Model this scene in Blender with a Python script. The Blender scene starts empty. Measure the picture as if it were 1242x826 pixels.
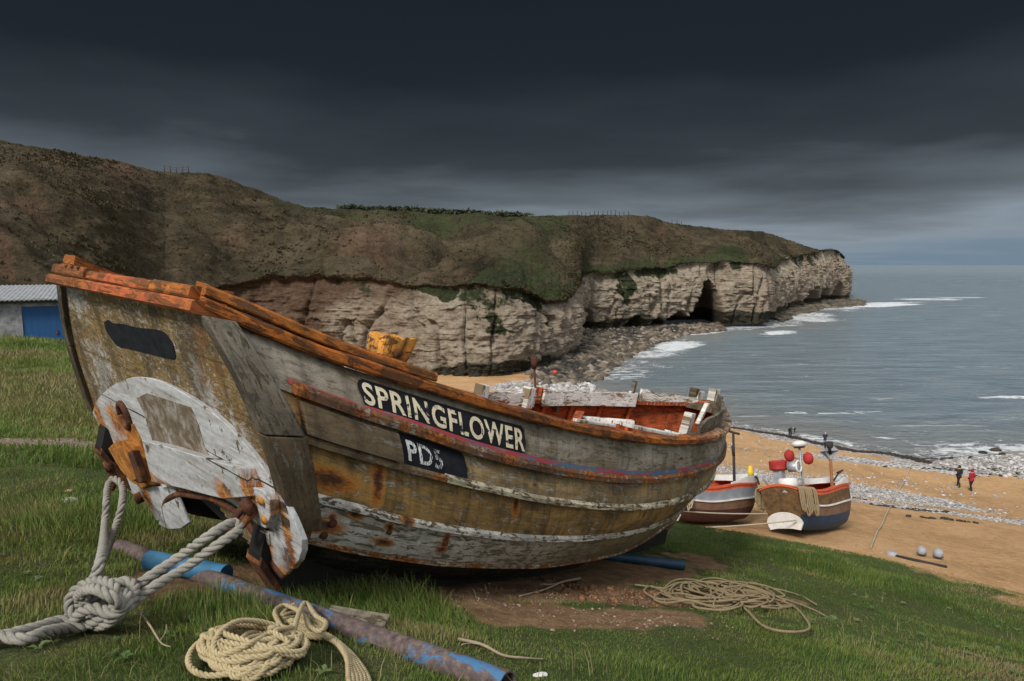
import bpy, math, random
import numpy as np
from mathutils import Matrix, Vector
random.seed(7)
rng = np.random.default_rng(11)
scene = bpy.context.scene
COL = scene.collection
R = math.radians

# ------------------------------------------------------------------ camera model (eye at the origin, sea 18 m below)
F, CX, CY = 828.0, 621.0, 413.0
PIT = math.atan(92 / 828.0)
cp, sp = math.cos(PIT), math.sin(PIT)
SEA = -18.0
def ray(u, v):
    x = (u - CX) / F; y = -(v - CY) / F
    return np.array([x, cp + y * sp, -sp + y * cp])
def unp(u, v, Y):
    d = ray(u, v); return d * (Y / d[1])
def proj(P):
    P = np.asarray(P, float); f = P[..., 1] * cp - P[..., 2] * sp
    w = P[..., 1] * sp + P[..., 2] * cp
    return np.stack([CX + F * P[..., 0] / f, CY - F * w / f], -1)

# ------------------------------------------------------------------ noise
def _hash(ix, iy, iz, seed):
    n = (ix * 374761393 + iy * 668265263 + iz * 2147483647 + seed * 144665) & 0xFFFFFFFF
    n = ((n ^ (n >> 13)) * 1274126177) & 0xFFFFFFFF
    n = (n ^ (n >> 16)) & 0xFFFFFFFF
    return n.astype(np.float64) / 0xFFFFFFFF
def vnoise(P, seed=0):
    P = np.asarray(P, float)
    i = np.floor(P).astype(np.int64); f = P - i; f = f * f * f * (f * (f * 6 - 15) + 10)
    x, y, z = i[..., 0], i[..., 1], i[..., 2]; out = 0
    for dx in (0, 1):
        for dy in (0, 1):
            for dz in (0, 1):
                w = (f[..., 0] if dx else 1 - f[..., 0]) * (f[..., 1] if dy else 1 - f[..., 1]) * (f[..., 2] if dz else 1 - f[..., 2])
                out = out + w * _hash(x + dx, y + dy, z + dz, seed)
    return out
def fbm(P, oct=4, seed=0, gain=.5):
    P = np.asarray(P, float); a = 1; s = 0; t = 0
    for o in range(oct):
        s = s + a * (vnoise(P, seed + o * 17) - .5) * 2; t += a; a *= gain; P = P * 2.03 + 11.3
    return s / t
def p2(x, y, sc, z=0): return np.stack([x * sc, y * sc, np.full_like(x, z)], -1)
def sstep(a, b, x):
    t = np.clip((x - a) / (b - a), 0, 1); return t * t * (3 - 2 * t)

# ------------------------------------------------------------------ mesh helpers
def tag(o, label=None, cat=None, group=None, kind=None):
    if label: o['label'] = label
    if cat: o['category'] = cat
    if group: o['group'] = group
    if kind: o['kind'] = kind
    return o
def link(o, parent=None):
    COL.objects.link(o)
    if parent is not None: o.parent = parent
    return o
def empty(name, loc=(0, 0, 0), rot=None, parent=None):
    o = bpy.data.objects.new(name, None); o.empty_display_size = .1
    o.location = loc
    if rot is not None: o.rotation_euler = rot
    return link(o, parent)
def mesh(name, V, faces, mats, parent=None, uv=None, smooth=True, mi=None, attrs=None, loc=None):
    V = np.asarray(V, np.float64).reshape(-1, 3)
    me = bpy.data.meshes.new(name)
    if isinstance(faces, np.ndarray):
        m, k = faces.shape
        me.vertices.add(len(V)); me.vertices.foreach_set('co', V.ravel())
        me.loops.add(m * k); me.loops.foreach_set('vertex_index', faces.ravel().astype(np.int32))
        me.polygons.add(m); me.polygons.foreach_set('loop_start', np.arange(0, m * k, k, dtype=np.int32))
        me.update(calc_edges=True)
    else:
        me.from_pydata([tuple(p) for p in V], [], [tuple(f) for f in faces]); me.update()
    if not isinstance(mats, (list, tuple)): mats = [mats]
    for m_ in mats: me.materials.append(m_)
    if uv is not None:
        l = me.uv_layers.new(name='UVMap')
        vi = np.empty(len(me.loops), np.int32); me.loops.foreach_get('vertex_index', vi)
        l.data.foreach_set('uv', np.asarray(uv, np.float32).reshape(-1, 2)[vi].ravel())
    if mi is not None: me.polygons.foreach_set('material_index', np.asarray(mi, np.int32))
    if smooth: me.polygons.foreach_set('use_smooth', np.ones(len(me.polygons), bool))
    if attrs:
        for k_, a in attrs.items():
            a = np.asarray(a, np.float32)
            if a.ndim == 1:
                at = me.attributes.new(k_, 'FLOAT', 'POINT'); at.data.foreach_set('value', a.ravel())
            else:
                at = me.attributes.new(k_, 'FLOAT_COLOR', 'POINT')
                at.data.foreach_set('color', np.c_[a, np.ones(len(a))].astype(np.float32).ravel())
    o = bpy.data.objects.new(name, me)
    if loc is not None: o.location = loc
    return link(o, parent)
def gridfaces(nr, nc, wrap=False):
    r = np.arange(nr - 1)[:, None]; c = np.arange(nc if wrap else nc - 1)[None, :]
    a = r * nc + c; b = r * nc + (c + 1) % nc
    return np.stack([a, b, b + nc, a + nc], -1).reshape(-1, 4)
class MBuild:
    """collects pieces that belong to ONE part"""
    def __init__(s): s.V = []; s.F = []; s.n = 0; s.UV = []
    def add(s, V, faces, uv=None):
        V = np.asarray(V, float).reshape(-1, 3)
        for f in faces: s.F.append(tuple(int(i) + s.n for i in f))
        s.V.append(V); s.n += len(V)
        s.UV.append(np.zeros((len(V), 2)) if uv is None else np.asarray(uv).reshape(-1, 2))
        return s
    def build(s, name, mat, parent=None, smooth=False, loc=None, sharp=None):
        o = mesh(name, np.concatenate(s.V), s.F, mat, parent, uv=np.concatenate(s.UV), smooth=smooth, loc=loc)
        return o
def sweep(P, cap=True):
    """P[n,m,3] closed sections along n stations -> (V, faces)"""
    n, m, _ = P.shape
    f = [tuple(q) for q in gridfaces(n, m, True)]
    if cap: f += [tuple(range(m))[::-1], tuple(range((n - 1) * m, n * m))]
    return P.reshape(-1, 3), f
def frames(P):
    P = np.asarray(P, float); T = np.gradient(P, axis=0); T /= np.linalg.norm(T, axis=1)[:, None] + 1e-12
    N = np.zeros_like(P); v = np.array([0, 0, 1.]) if abs(T[0, 2]) < .9 else np.array([1., 0, 0])
    for i in range(len(P)):
        v = v - T[i] * (v @ T[i]); v /= np.linalg.norm(v) + 1e-12; N[i] = v
    return T, N, np.cross(T, N)
def tube(P, r, n=8, cap=True):
    P = np.asarray(P, float); T, N, B = frames(P); r = np.broadcast_to(np.asarray(r, float), (len(P),))
    a = np.linspace(0, 2 * np.pi, n, endpoint=False)
    Q = P[:, None] + r[:, None, None] * (np.cos(a)[None, :, None] * N[:, None] + np.sin(a)[None, :, None] * B[:, None])
    return sweep(Q, cap)
def resample(P, step):
    P = np.asarray(P, float); d = np.r_[0, np.cumsum(np.linalg.norm(np.diff(P, axis=0), axis=1))]
    n = max(3, int(d[-1] / step) + 1); t = np.linspace(0, d[-1], n)
    return np.stack([np.interp(t, d, P[:, i]) for i in range(3)], 1), t
def smoothpath(K, n=12):
    K = np.asarray(K, float); out = []
    Kp = np.vstack([2 * K[0] - K[1], K, 2 * K[-1] - K[-2]])
    for i in range(1, len(Kp) - 2):
        p0, p1, p2_, p3 = Kp[i - 1:i + 3]
        for t in np.linspace(0, 1, n, endpoint=False):
            out.append(.5 * (2 * p1 + (p2_ - p0) * t + (2 * p0 - 5 * p1 + 4 * p2_ - p3) * t * t + (3 * p1 - p0 - 3 * p2_ + p3) * t ** 3))
    out.append(K[-1]); return np.array(out)
def rope_geo(mb, path, Rr, pitch=None, nst=3, seg=9, n=6):
    """laid rope: three helical strands round the path"""
    pitch = pitch or Rr * 5.6
    P, t = resample(path, pitch / seg); T, N, B = frames(P)
    for k in range(nst):
        a = 2 * np.pi * (t / pitch + k / nst)
        Q = P + Rr * .52 * (np.cos(a)[:, None] * N + np.sin(a)[:, None] * B)
        V, f = tube(Q, Rr * .53, n); uv = np.c_[np.repeat(t, n), np.tile(np.arange(n) / n, len(t))]
        mb.add(V, f, uv)
    return mb
def boxgeo(c, size, rot=None):
    s = np.array(size) / 2
    V = np.array([[x, y, z] for x in (-1, 1) for y in (-1, 1) for z in (-1, 1)]) * s
    if rot is not None: V = V @ np.array(rot).T
    f = [(0, 1, 3, 2), (4, 6, 7, 5), (0, 4, 5, 1), (2, 3, 7, 6), (0, 2, 6, 4), (1, 5, 7, 3)]
    return V + np.array(c), f
def lathe(prof, n=16, axis_o=(0, 0, 0)):
    prof = np.asarray(prof, float); a = np.linspace(0, 2 * np.pi, n, endpoint=False)
    V = np.stack([prof[:, 0][:, None] * np.cos(a), prof[:, 0][:, None] * np.sin(a), np.broadcast_to(prof[:, 1][:, None], (len(prof), n))], -1)
    V, f = sweep(V); return V + np.array(axis_o), f
def bevel(o, w, seg=2):
    m = o.modifiers.new('Bevel', 'BEVEL'); m.width = w; m.segments = seg; m.limit_method = 'ANGLE'; m.angle_limit = R(35)
    return o
def shade_auto(o, ang=35):
    try:
        me = o.data; me.polygons.foreach_set('use_smooth', np.ones(len(me.polygons), bool)); me.set_sharp_from_angle(angle=R(ang))
    except Exception: pass
    return o

# ------------------------------------------------------------------ materials
class NT:
    def __init__(s, name, rough=.8, spec=.3):
        s.m = bpy.data.materials.new(name); s.m.use_nodes = True; s.t = s.m.node_tree; s.t.nodes.clear()
        s.out = s.t.nodes.new('ShaderNodeOutputMaterial'); s.b = s.t.nodes.new('ShaderNodeBsdfPrincipled')
        s.t.links.new(s.b.outputs[0], s.out.inputs[0])
        s.b.inputs['Roughness'].default_value = rough; s.b.inputs['Specular IOR Level'].default_value = spec
    def n(s, t): return s.t.nodes.new(t)
    def L(s, a, b):
        if isinstance(a, (int, float)):
            b.default_value = a if b.type == 'VALUE' else (a, a, a) if b.type == 'VECTOR' else (a, a, a, 1)
        elif isinstance(a, (tuple, list)):
            b.default_value = tuple(a) + (1,) if b.type == 'RGBA' and len(a) == 3 else tuple(a)
        else: s.t.links.new(a, b)
    def co(s, k='Object'): return s.n('ShaderNodeTexCoord').outputs[k]
    def pos(s): return s.n('ShaderNodeNewGeometry').outputs['Position']
    def uv(s):
        return s.n('ShaderNodeUVMap').outputs[0]
    def attr(s, name, color=False):
        a = s.n('ShaderNodeAttribute'); a.attribute_name = name; return a.outputs['Color' if color else 'Fac']
    def vm(s, op, a, b=None):
        n = s.n('ShaderNodeVectorMath'); n.operation = op; s.L(a, n.inputs[0])
        if b is not None: s.L(b, n.inputs[1])
        return n.outputs['Value' if op in ('LENGTH', 'DOT_PRODUCT') else 'Vector']
    def sc(s, v, k): return s.vm('MULTIPLY', v, k if isinstance(k, tuple) else (k, k, k))
    def noise(s, v, scale=1, detail=4, rough=.55, dist=0):
        n = s.n('ShaderNodeTexNoise'); s.L(v, n.inputs['Vector']); n.inputs['Scale'].default_value = scale
        n.inputs['Detail'].default_value = detail; n.inputs['Roughness'].default_value = rough; n.inputs['Distortion'].default_value = dist
        return n.outputs['Fac']
    def noisec(s, v, scale=1, detail=3):
        n = s.n('ShaderNodeTexNoise'); s.L(v, n.inputs['Vector']); n.inputs['Scale'].default_value = scale; n.inputs['Detail'].default_value = detail
        return n.outputs['Color']
    def voro(s, v, scale=1, feat='F1', out='Distance', rnd=1):
        n = s.n('ShaderNodeTexVoronoi'); n.feature = feat; s.L(v, n.inputs['Vector']); n.inputs['Scale'].default_value = scale
        n.inputs['Randomness'].default_value = rnd
        return n.outputs[out]
    def ramp(s, f, stops, interp='LINEAR'):
        n = s.n('ShaderNodeValToRGB'); n.color_ramp.interpolation = interp; e = n.color_ramp.elements
        s.L(f, n.inputs[0])
        while len(e) < len(stops): e.new(.5)
        for i, (p, c) in enumerate(stops):
            e[i].position = p; e[i].color = (c, c, c, 1) if isinstance(c, (int, float)) else tuple(c) + (1,)
        return n.outputs[0]
    def step(s, f, a, b): return s.ramp(f, [(a, 0.), (b, 1.)]) if a < b else s.ramp(f, [(b, 1.), (a, 0.)])
    def mix(s, f, a, b, mode='MIX'):
        n = s.n('ShaderNodeMix'); n.data_type = 'RGBA'; n.blend_type = mode; n.clamp_factor = True
        s.L(f, n.inputs[0]); s.L(a, n.inputs[6]); s.L(b, n.inputs[7]); return n.outputs[2]
    def m(s): pass
    def math(s, op, a, b=0., c=None, clamp=False):
        n = s.n('ShaderNodeMath'); n.operation = op; n.use_clamp = clamp; s.L(a, n.inputs[0]); s.L(b, n.inputs[1])
        if c is not None: s.L(c, n.inputs[2])
        return n.outputs[0]
    def sep(s, v):
        n = s.n('ShaderNodeSeparateXYZ'); s.L(v, n.inputs[0]); return n.outputs
    def comb(s, x, y, z):
        n = s.n('ShaderNodeCombineXYZ'); s.L(x, n.inputs[0]); s.L(y, n.inputs[1]); s.L(z, n.inputs[2]); return n.outputs[0]
    def warp(s, v, scale, amt, detail=3):
        c = s.noisec(v, scale, detail); c = s.vm('SUBTRACT', c, (.5, .5, .5)); return s.vm('ADD', v, s.sc(c, amt))
    def spots(s, v, pts, soft=(.35, 1.)):
        """pts: (x, y, wx, wy) stains of their own place and size, in the surface's UV metres"""
        r = None
        for x, y, wx, wy in pts:
            d = s.vm('LENGTH', s.vm('MULTIPLY', s.vm('SUBTRACT', v, (x, y, 0)), (1 / wx, 1 / wy, 0)))
            f = s.ramp(d, [(soft[0], 1.), (soft[1], 0.)])
            r = f if r is None else s.math('MAXIMUM', r, f)
        return r
    def col(s, c): s.L(c, s.b.inputs['Base Color']); return s
    def rough(s, c): s.L(c, s.b.inputs['Roughness']); return s
    def bump(s, h, strength=.5, dist=.01):
        n = s.n('ShaderNodeBump'); n.inputs['Strength'].default_value = strength; n.inputs['Distance'].default_value = dist
        s.L(h, n.inputs['Height']); s.t.links.new(n.outputs[0], s.b.inputs['Normal']); return s
def simple(name, c, rough=.7, var=.35, scale=8, bump=.2, c2=None, spec=.3, metal=0):
    k = NT(name, rough, spec); v = k.co(); f = k.noise(v, scale, 5, .6)
    c2 = c2 or tuple(x * (1 - var) for x in c)
    k.col(k.mix(k.step(f, .35, .65), c, c2)); k.b.inputs['Metallic'].default_value = metal
    if bump: k.bump(k.noise(v, scale * 4, 4), bump, .01)
    return k.m

# weathered painted timber, in UV metres (u along the plank, v across it)
def paintwood(name, base, tone, bare, chip=.55, grain=.5, grime=(.045, .038, .024), grime_amt=.5, rust=None, rustspots=None, chips2=None,
              lengthmix=None, drip=.5, flip=False, rough=.75, spots_col=None, chipscale=7., stretch=(1, 3), white=None):
    k = NT(name, rough, .2); uv = k.uv()
    g_ = (lambda a, b: (b, a, 1)) if flip else (lambda a, b: (a, b, 1))
    big = k.noise(k.sc(uv, (1.6, 2.6, 1)), 1, 5, .6)
    med = k.noise(k.sc(uv, (5 * stretch[0], 5 * stretch[1], 1)), 1, 7, .68, .5)
    gr = k.noise(k.sc(uv, g_(2.2, 62)), 1, 6, .65, .3); fine = k.noise(k.sc(uv, (34, 52, 1)), 1, 5, .65)
    c = k.mix(k.step(big, .38, .62), base, tone)
    if lengthmix:
        x = k.sep(uv)[0]; x = k.math('ADD', x, k.math('MULTIPLY', k.math('SUBTRACT', med, .5), 2.2))
        n = k.n('ShaderNodeMapRange'); k.L(x, n.inputs[0]); n.inputs[1].default_value = lengthmix[0]; n.inputs[2].default_value = lengthmix[1]
        c = k.mix(n.outputs[0], c, lengthmix[2])
    c = k.mix(.8, c, k.ramp(k.math('ADD', k.math('MULTIPLY', med, .6), k.math('MULTIPLY', fine, .4)), [(.36, .5), (.5, .9), (.6, 1.05)]), 'MULTIPLY')
    # worn down to the wood: ragged islands, broken up by the grain
    ch = k.noise(k.sc(uv, (chipscale * stretch[0], chipscale * stretch[1], 1)), 1, 10, .74, .8)
    ch = k.math('ADD', ch, k.math('ADD', k.math('MULTIPLY', k.math('SUBTRACT', gr, .5), .2), k.math('MULTIPLY', k.math('SUBTRACT', big, .5), .25)))
    chm = k.step(ch, chip - .045, chip - .02)
    barec = k.mix(k.step(gr, .36, .62), bare, tuple(q * .58 for q in bare))
    c = k.mix(chm, c, barec)
    rim = k.math('MULTIPLY', k.step(ch, chip - .065, chip - .045), k.math('SUBTRACT', 1., chm)); c = k.mix(k.math('MULTIPLY', rim, .35), c, tuple(q * .5 for q in grime))
    if chips2:
        ch2 = k.noise(k.sc(uv, (9, 16, 1)), 1.3, 9, .74, .5); c = k.mix(k.step(ch2, chips2[1] - .05, chips2[1] - .03), c, chips2[0])
    dr = k.noise(k.sc(uv, (11, .9, 1)), 1, 6, .65, .4); dr = k.math('ADD', dr, k.math('MULTIPLY', k.math('SUBTRACT', fine, .5), .2))
    c = k.mix(k.math('MULTIPLY', k.step(dr, .49, .68), min(1, drip * 1.5)), c, grime)
    gm = k.noise(k.sc(uv, (2.3, 4.5, 1)), 1, 9, .74, .7)
    c = k.mix(k.math('MULTIPLY', k.step(gm, .47, .64), min(1, grime_amt * 1.5)), c, grime)
    c = k.mix(k.math('MULTIPLY', k.step(gr, .53, .72), min(1, grain * .6)), c, tuple(q * .5 for q in grime))
    crk = k.noise(k.sc(uv, g_(1.1, 38)), 1, 4, .6, .8); c = k.mix(k.math('MULTIPLY', k.step(crk, .69, .72), .8), c, tuple(q * .3 for q in grime))
    if rust is not None:
        rn = k.noise(k.sc(uv, (4, 3.5, 1)), 1, 9, .75, .7)
        c = k.mix(k.step(rn, rust - .05, rust + .02), c, k.ramp(fine, [(.36, (.05, .016, .009)), (.5, (.17, .055, .014)), (.64, (.34, .14, .03))]))
    if rustspots:
        wv = k.warp(k.warp(uv, 14, .06, 5), 50, .03, 4)
        sp_ = k.spots(wv, rustspots, (.05, 1.)); c = k.mix(k.math('MULTIPLY', k.step(sp_, .04, .5), .92), c, k.ramp(k.math('ADD', sp_, k.math('MULTIPLY', k.math('SUBTRACT', fine, .5), .8)), [(.2, (.42, .20, .045)), (.5, (.33, .115, .018)), (.85, (.045, .014, .009))]))
    spk = k.noise(k.sc(uv, 75.), 1, 4, .65); c = k.mix(k.math('MULTIPLY', k.step(spk, .58, .64), .55), c, tuple(q * .35 for q in grime))
    k.col(c); k.rough(k.ramp(med, [(.3, rough - .1), (.7, min(1, rough + .2))]))
    h = k.math('ADD', k.math('MULTIPLY', gr, .4), k.math('ADD', k.math('MULTIPLY', chm, -.4), k.math('ADD', k.math('MULTIPLY', med, .5), k.math('MULTIPLY', fine, .3))))
    k.bump(k.math('SUBTRACT', h, k.math('MULTIPLY', k.step(crk, .685, .72), .8)), .7, .014)
    return k.m

OCHRE = (.155, .105, .045)
M = {}
M['sheer'] = paintwood('weathered_grey_topstrake', (.30, .268, .215), (.205, .168, .118), (.25, .185, .10), .60, .6, (.06, .052, .036), grime_amt=.4, drip=.35)
M['strake2'] = paintwood('weathered_tan_strake', (.36, .25, .115), (.235, .16, .068), (.42, .38, .31), .582, .7, (.055, .04, .022), grime_amt=.45, drip=.4, rustspots=[(.5, .1, .12, .2)])
M['strake3'] = paintwood('weathered_ochre_strake', (.38, .23, .075), (.24, .145, .048), (.44, .385, .28), .60, .9, (.05, .036, .018), grime_amt=.5, drip=.5, rustspots=[(.95, .12, .07, .3), (4.2, .1, .05, .1), (.62, .2, .3, .12), (2.2, .05, .06, .2)])
M['strake4'] = paintwood('peeling_white_strake', (.62, .60, .54), (.50, .48, .42), (.21, .18, .115), .575, .45, (.12, .10, .06), grime_amt=.35, drip=.3,
                         lengthmix=(1.9, 3.9, (.25, .205, .10)), rustspots=[(.72, .12, .05, .07), (.68, .21, .19, .10), (1.12, .08, .05, .10), (1.12, .24, .12, .06), (1.62, .1, .05, .15), (.86, .04, .08, .07), (1.62, .22, .08, .06), (.55, .27, .2, .05)])
M['bottom'] = paintwood('black_tarred_bottom', (.026, .024, .020), (.036, .032, .025), (.11, .10, .065), .57, .5, (.010, .009, .008), .5)
M['under'] = simple('black_keel', (.012, .011, .010), .9, .4, 5)
M['rail'] = paintwood('flaking_orange_rail', (.46, .145, .022), (.29, .075, .016), (.13, .055, .022), .56, .5, (.06, .028, .013), .6, chips2=((.02, .012, .009), .67), drip=.25,
                      lengthmix=(5.0, 6.6, (.36, .29, .2)), chipscale=6, rustspots=[(.45, .06, .12, .06), (1.7, .08, .2, .05), (3.3, .07, .3, .05), (2.5, .06, .1, .05)])
M['sternrail'] = paintwood('flaking_coral_stern_rail', (.46, .11, .04), (.36, .12, .028), (.20, .08, .028), .57, .3, (.09, .04, .018), .5, chips2=((.03, .016, .010), .675), drip=.4, chipscale=5, rust=.6)
M['cap'] = paintwood('flaking_amber_cap', (.45, .155, .026), (.30, .085, .018), (.17, .075, .03), .555, .5, (.07, .034, .015), .55, chips2=((.36, .33, .29), .69), drip=.3, chipscale=7, rust=.62)
M['rust_wood'] = paintwood('rust_stained_strake', (.13, .058, .028), (.19, .105, .055), (.34, .30, .25), .585, .8, (.035, .018, .011), .5, rust=.56)
M['cream'] = paintwood('worn_cream_moulding', (.58, .53, .39), (.46, .40, .27), (.14, .10, .05), .56, .5, grime_amt=.35, drip=.2, chipscale=9,)
M['creamgrey'] = paintwood('tan_strake_edge', (.20, .14, .075), (.14, .095, .05), (.30, .25, .17), .60, .7, grime_amt=.5, rust=.62)
M['whiteedge'] = paintwood('worn_white_moulding', (.64, .62, .56), (.52, .49, .42), (.14, .105, .06), .58, .4, grime_amt=.35, drip=.2, lengthmix=(2.4, 5.5, (.36, .32, .22)), chipscale=9, rustspots=[(1.2, .05, .08, .08)])
M['rustedge'] = paintwood('rusty_white_edge', (.52, .46, .35), (.36, .28, .17), (.12, .075, .035), .56, .4, grime_amt=.4, drip=.2, rust=.54, chipscale=9)
M['greywood'] = paintwood('bare_grey_timber', (.20, .175, .13), (.14, .115, .078), (.09, .07, .042), .58, 1., (.03, .024, .016), .5, drip=.35)
M['greywood_v'] = paintwood('bare_grey_post', (.165, .145, .11), (.11, .092, .065), (.075, .06, .037), .59, 1., (.035, .029, .022), .5, drip=.3)
M['brownwood'] = paintwood('bare_brown_timber', (.135, .095, .05), (.09, .064, .036), (.17, .145, .105), .60, 1., (.03, .022, .013), .5, drip=.35)
M['whitewood'] = paintwood('chipped_white_board', (.66, .645, .6), (.56, .54, .48), (.20, .15, .09), .60, .4, (.12, .10, .07), grime_amt=.35, drip=.4, rust=.64, chipscale=5)
M['whitepaint'] = paintwood('peeling_white_washboard', (.74, .72, .68), (.64, .62, .56), (.24, .17, .10), .58, .3, (.16, .13, .09), grime_amt=.22, drip=.2, rust=.62, chipscale=5)
M['interior'] = paintwood('flaking_red_interior', (.50, .105, .028), (.40, .085, .025), (.22, .085, .03), .59, .4, (.08, .024, .012), .45, chips2=((.38, .26, .19), .69), drip=.3, flip=True)
M['stump'] = paintwood('orange_split_post', (.78, .36, .07), (.62, .25, .045), (.18, .085, .03), .60, 1., (.05, .025, .012), .5, drip=.5, flip=True)
def _tr():
    k = NT('weathered_ochre_transom', .8, .2); uv = k.uv(); s = k.sep(uv)
    gr = k.noise(k.sc(uv, (3, 60, 1)), 1, 5, .6, .3); big = k.noise(k.sc(uv, (2, 2, 1)), 1, 5, .6)
    c = k.mix(k.step(big, .35, .65), (.28, .19, .072), (.18, .122, .05))
    c = k.mix(k.math('MULTIPLY', k.step(gr, .45, .7), .6), c, (.05, .036, .02))
    pn = k.noise(k.sc(uv, (9, 17, 1)), 1, 11, .78, .8); fn = k.noise(k.sc(uv, (30, 60, 1)), 1, 5, .7); c = k.mix(.8, c, k.ramp(fn, [(.36, .4), (.5, .85), (.62, 1.)]), 'MULTIPLY')
    zone = k.spots(uv, [(-.74, -.60, .32, .4), (.62, -.42, .2, .25), (-.75, -.12, .28, .16), (.88, -.62, .16, .25)], (.2, 1.))
    pm = k.math('ADD', pn, k.math('MULTIPLY', zone, .17)); c = k.mix(k.step(pm, .585, .61), c, k.mix(k.step(fn, .38, .62), (.42, .405, .38), (.22, .20, .165)))
    fl_ = k.noise(k.sc(uv, (26, 60, 1)), 1, 8, .8, .6); fz_ = k.noise(k.sc(uv, (2.2, 3, 1)), 1, 4, .6); fp = k.math('ADD', fl_, k.math('MULTIPLY', k.math('SUBTRACT', fz_, .5), .35)); c = k.mix(k.math('MULTIPLY', k.step(fp, .565, .585), .85), c, (.38, .36, .32)); c = k.mix(k.math('MULTIPLY', k.step(fp, .43, .41), .6), c, (.045, .032, .016))
    rn = k.noise(k.sc(uv, (4, 7, 1)), 1, 7, .7, .7)
    rz = k.spots(uv, [(.8, -.25, .3, .3)], (.1, 1.))
    c = k.mix(k.math('MULTIPLY', k.step(k.math('ADD', rn, k.math('MULTIPLY', rz, .16)), .60, .70), .7), c, k.mix(fn, (.30, .13, .035), (.12, .05, .018)))
    dk = k.noise(k.sc(uv, (5, 2, 1)), 1, 7, .7, .4); c = k.mix(k.math('MULTIPLY', k.step(dk, .48, .62), .7), c, (.05, .036, .02)); c = k.mix(k.math('MULTIPLY', k.step(k.noise(k.sc(uv, 70.), 1, 4, .65), .58, .63), .6), c, (.02, .015, .01))
    lines = k.math('FRACT', k.math('MULTIPLY', s[1], 4.6)); ln = k.math('LESS_THAN', lines, .025)
    c = k.mix(k.math('MULTIPLY', ln, .55), c, (.03, .022, .014)); k.col(c)
    k.bump(k.math('SUBTRACT', k.math('ADD', k.math('MULTIPLY', gr, .4), pm), ln), .5, .012); return k.m
M['transom'] = _tr()
def _plate():
    k = NT('chipped_pale_blue_white_plate', .75, .2); o3 = k.sep(k.co()); uv = k.comb(k.math('MULTIPLY', o3[1], -1 / 1.15), k.math('SUBTRACT', k.math('MULTIPLY', o3[2], 1 / 1.15), 1.78), k.math('MULTIPLY', o3[0], 22.)); w = k.warp(uv, 9, .09, 5)
    big = k.noise(k.sc(uv, 2.5), 1, 4); c = k.mix(k.step(big, .35, .65), (.52, .525, .53), (.40, .405, .40)); fn = k.noise(k.sc(uv, (26, 44, 1)), 1, 6, .72); c = k.mix(.6, c, k.ramp(fn, [(.36, .55), (.5, .9), (.6, 1.)]), 'MULTIPLY'); dg = k.noise(k.sc(uv, (3, 5, 1)), 1, 9, .75, .6); c = k.mix(k.math('MULTIPLY', k.step(dg, .5, .64), .55), c, (.17, .15, .115))
    gr = k.noise(k.sc(uv, (2, 40, 1)), 1, 5, .6, .3); c = k.mix(k.math('MULTIPLY', k.step(gr, .54, .66), .5), c, (.18, .165, .14))
    z = k.spots(w, [(-.98, -.83, .13, .22), (-.66, -.80, .2, .16), (-.72, -1.0, .22, .16), (-1.08, -.98, .12, .22), (.78, -.80, .13, .1), (.88, -.95, .2, .2), (.9, -1.08, .12, .13), (.62, -1.0, .3, .12), (-.4, -.98, .3, .08), (1.0, -.72, .05, .14), (1.12, -.95, .05, .2), (1.05, -1.1, .12, .1), (1.14, -.85, .04, .3), (.95, -1.14, .16, .06), (.1, -.97, .5, .05), (-.5, -1.2, .12, .2)], (.15, 1.))
    rn = k.noise(k.sc(uv, (9, 5, 1)), 1, 7, .7, .6); f = k.math('ADD', z, k.math('MULTIPLY', k.math('SUBTRACT', rn, .5), 1.7))
    c = k.mix(k.math('MULTIPLY', k.step(f, .22, .72), .95), c, k.ramp(k.math('ADD', k.math('MULTIPLY', rn, .5), k.math('MULTIPLY', fn, .5)), [(.4, (.05, .016, .009)), (.5, (.28, .095, .017)), (.58, (.50, .23, .05))]))
    dk = k.noise(k.sc(uv, (13, 9, 1)), 1, 8, .7, .6); c = k.mix(k.step(dk, .60, .62), c, (.10, .075, .05))
    lines = k.math('ABSOLUTE', k.math('SUBTRACT', k.sep(k.warp(uv, 2, .05))[1], -.66)); c = k.mix(k.math('LESS_THAN', lines, .0035), c, (.05, .04, .03))
    k.col(c); k.bump(k.math('ADD', gr, k.math('MULTIPLY', dk, .6)), .18, .006); return k.m
M['plate'] = _plate()
def _rusty(name, dark=(.045, .018, .012), mid=(.13, .045, .018), hi=(.34, .13, .025), lo=.42, hi_p=.66):
    k = NT(name, .85, .3); v = k.co(); f = k.noise(v, 9, 8, .7, .5)
    k.col(k.ramp(f, [(.3, dark), (lo + .08, mid), (hi_p, hi)])); k.bump(k.noise(v, 40, 6, .7), .6, .01); return k.m
M['rust'] = _rusty('rusted_iron', (.028, .012, .009), (.075, .028, .013), (.22, .085, .02)); M['rustorange'] = _rusty('orange_rusted_iron', (.10, .035, .012), (.28, .10, .018), (.50, .24, .05), .38)
M['patch'] = _rusty('worn_metal_patch', (.05, .035, .022), (.15, .115, .075), (.30, .28, .25), .42, .64)
M['black'] = simple('faded_black_paint', (.010, .011, .013), .85, -.8, 16, .2, spec=.1)
M['panelblack'] = simple('black_name_panel', (.009, .0095, .012), .85, -.8, 12, .25, spec=.1)
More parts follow.
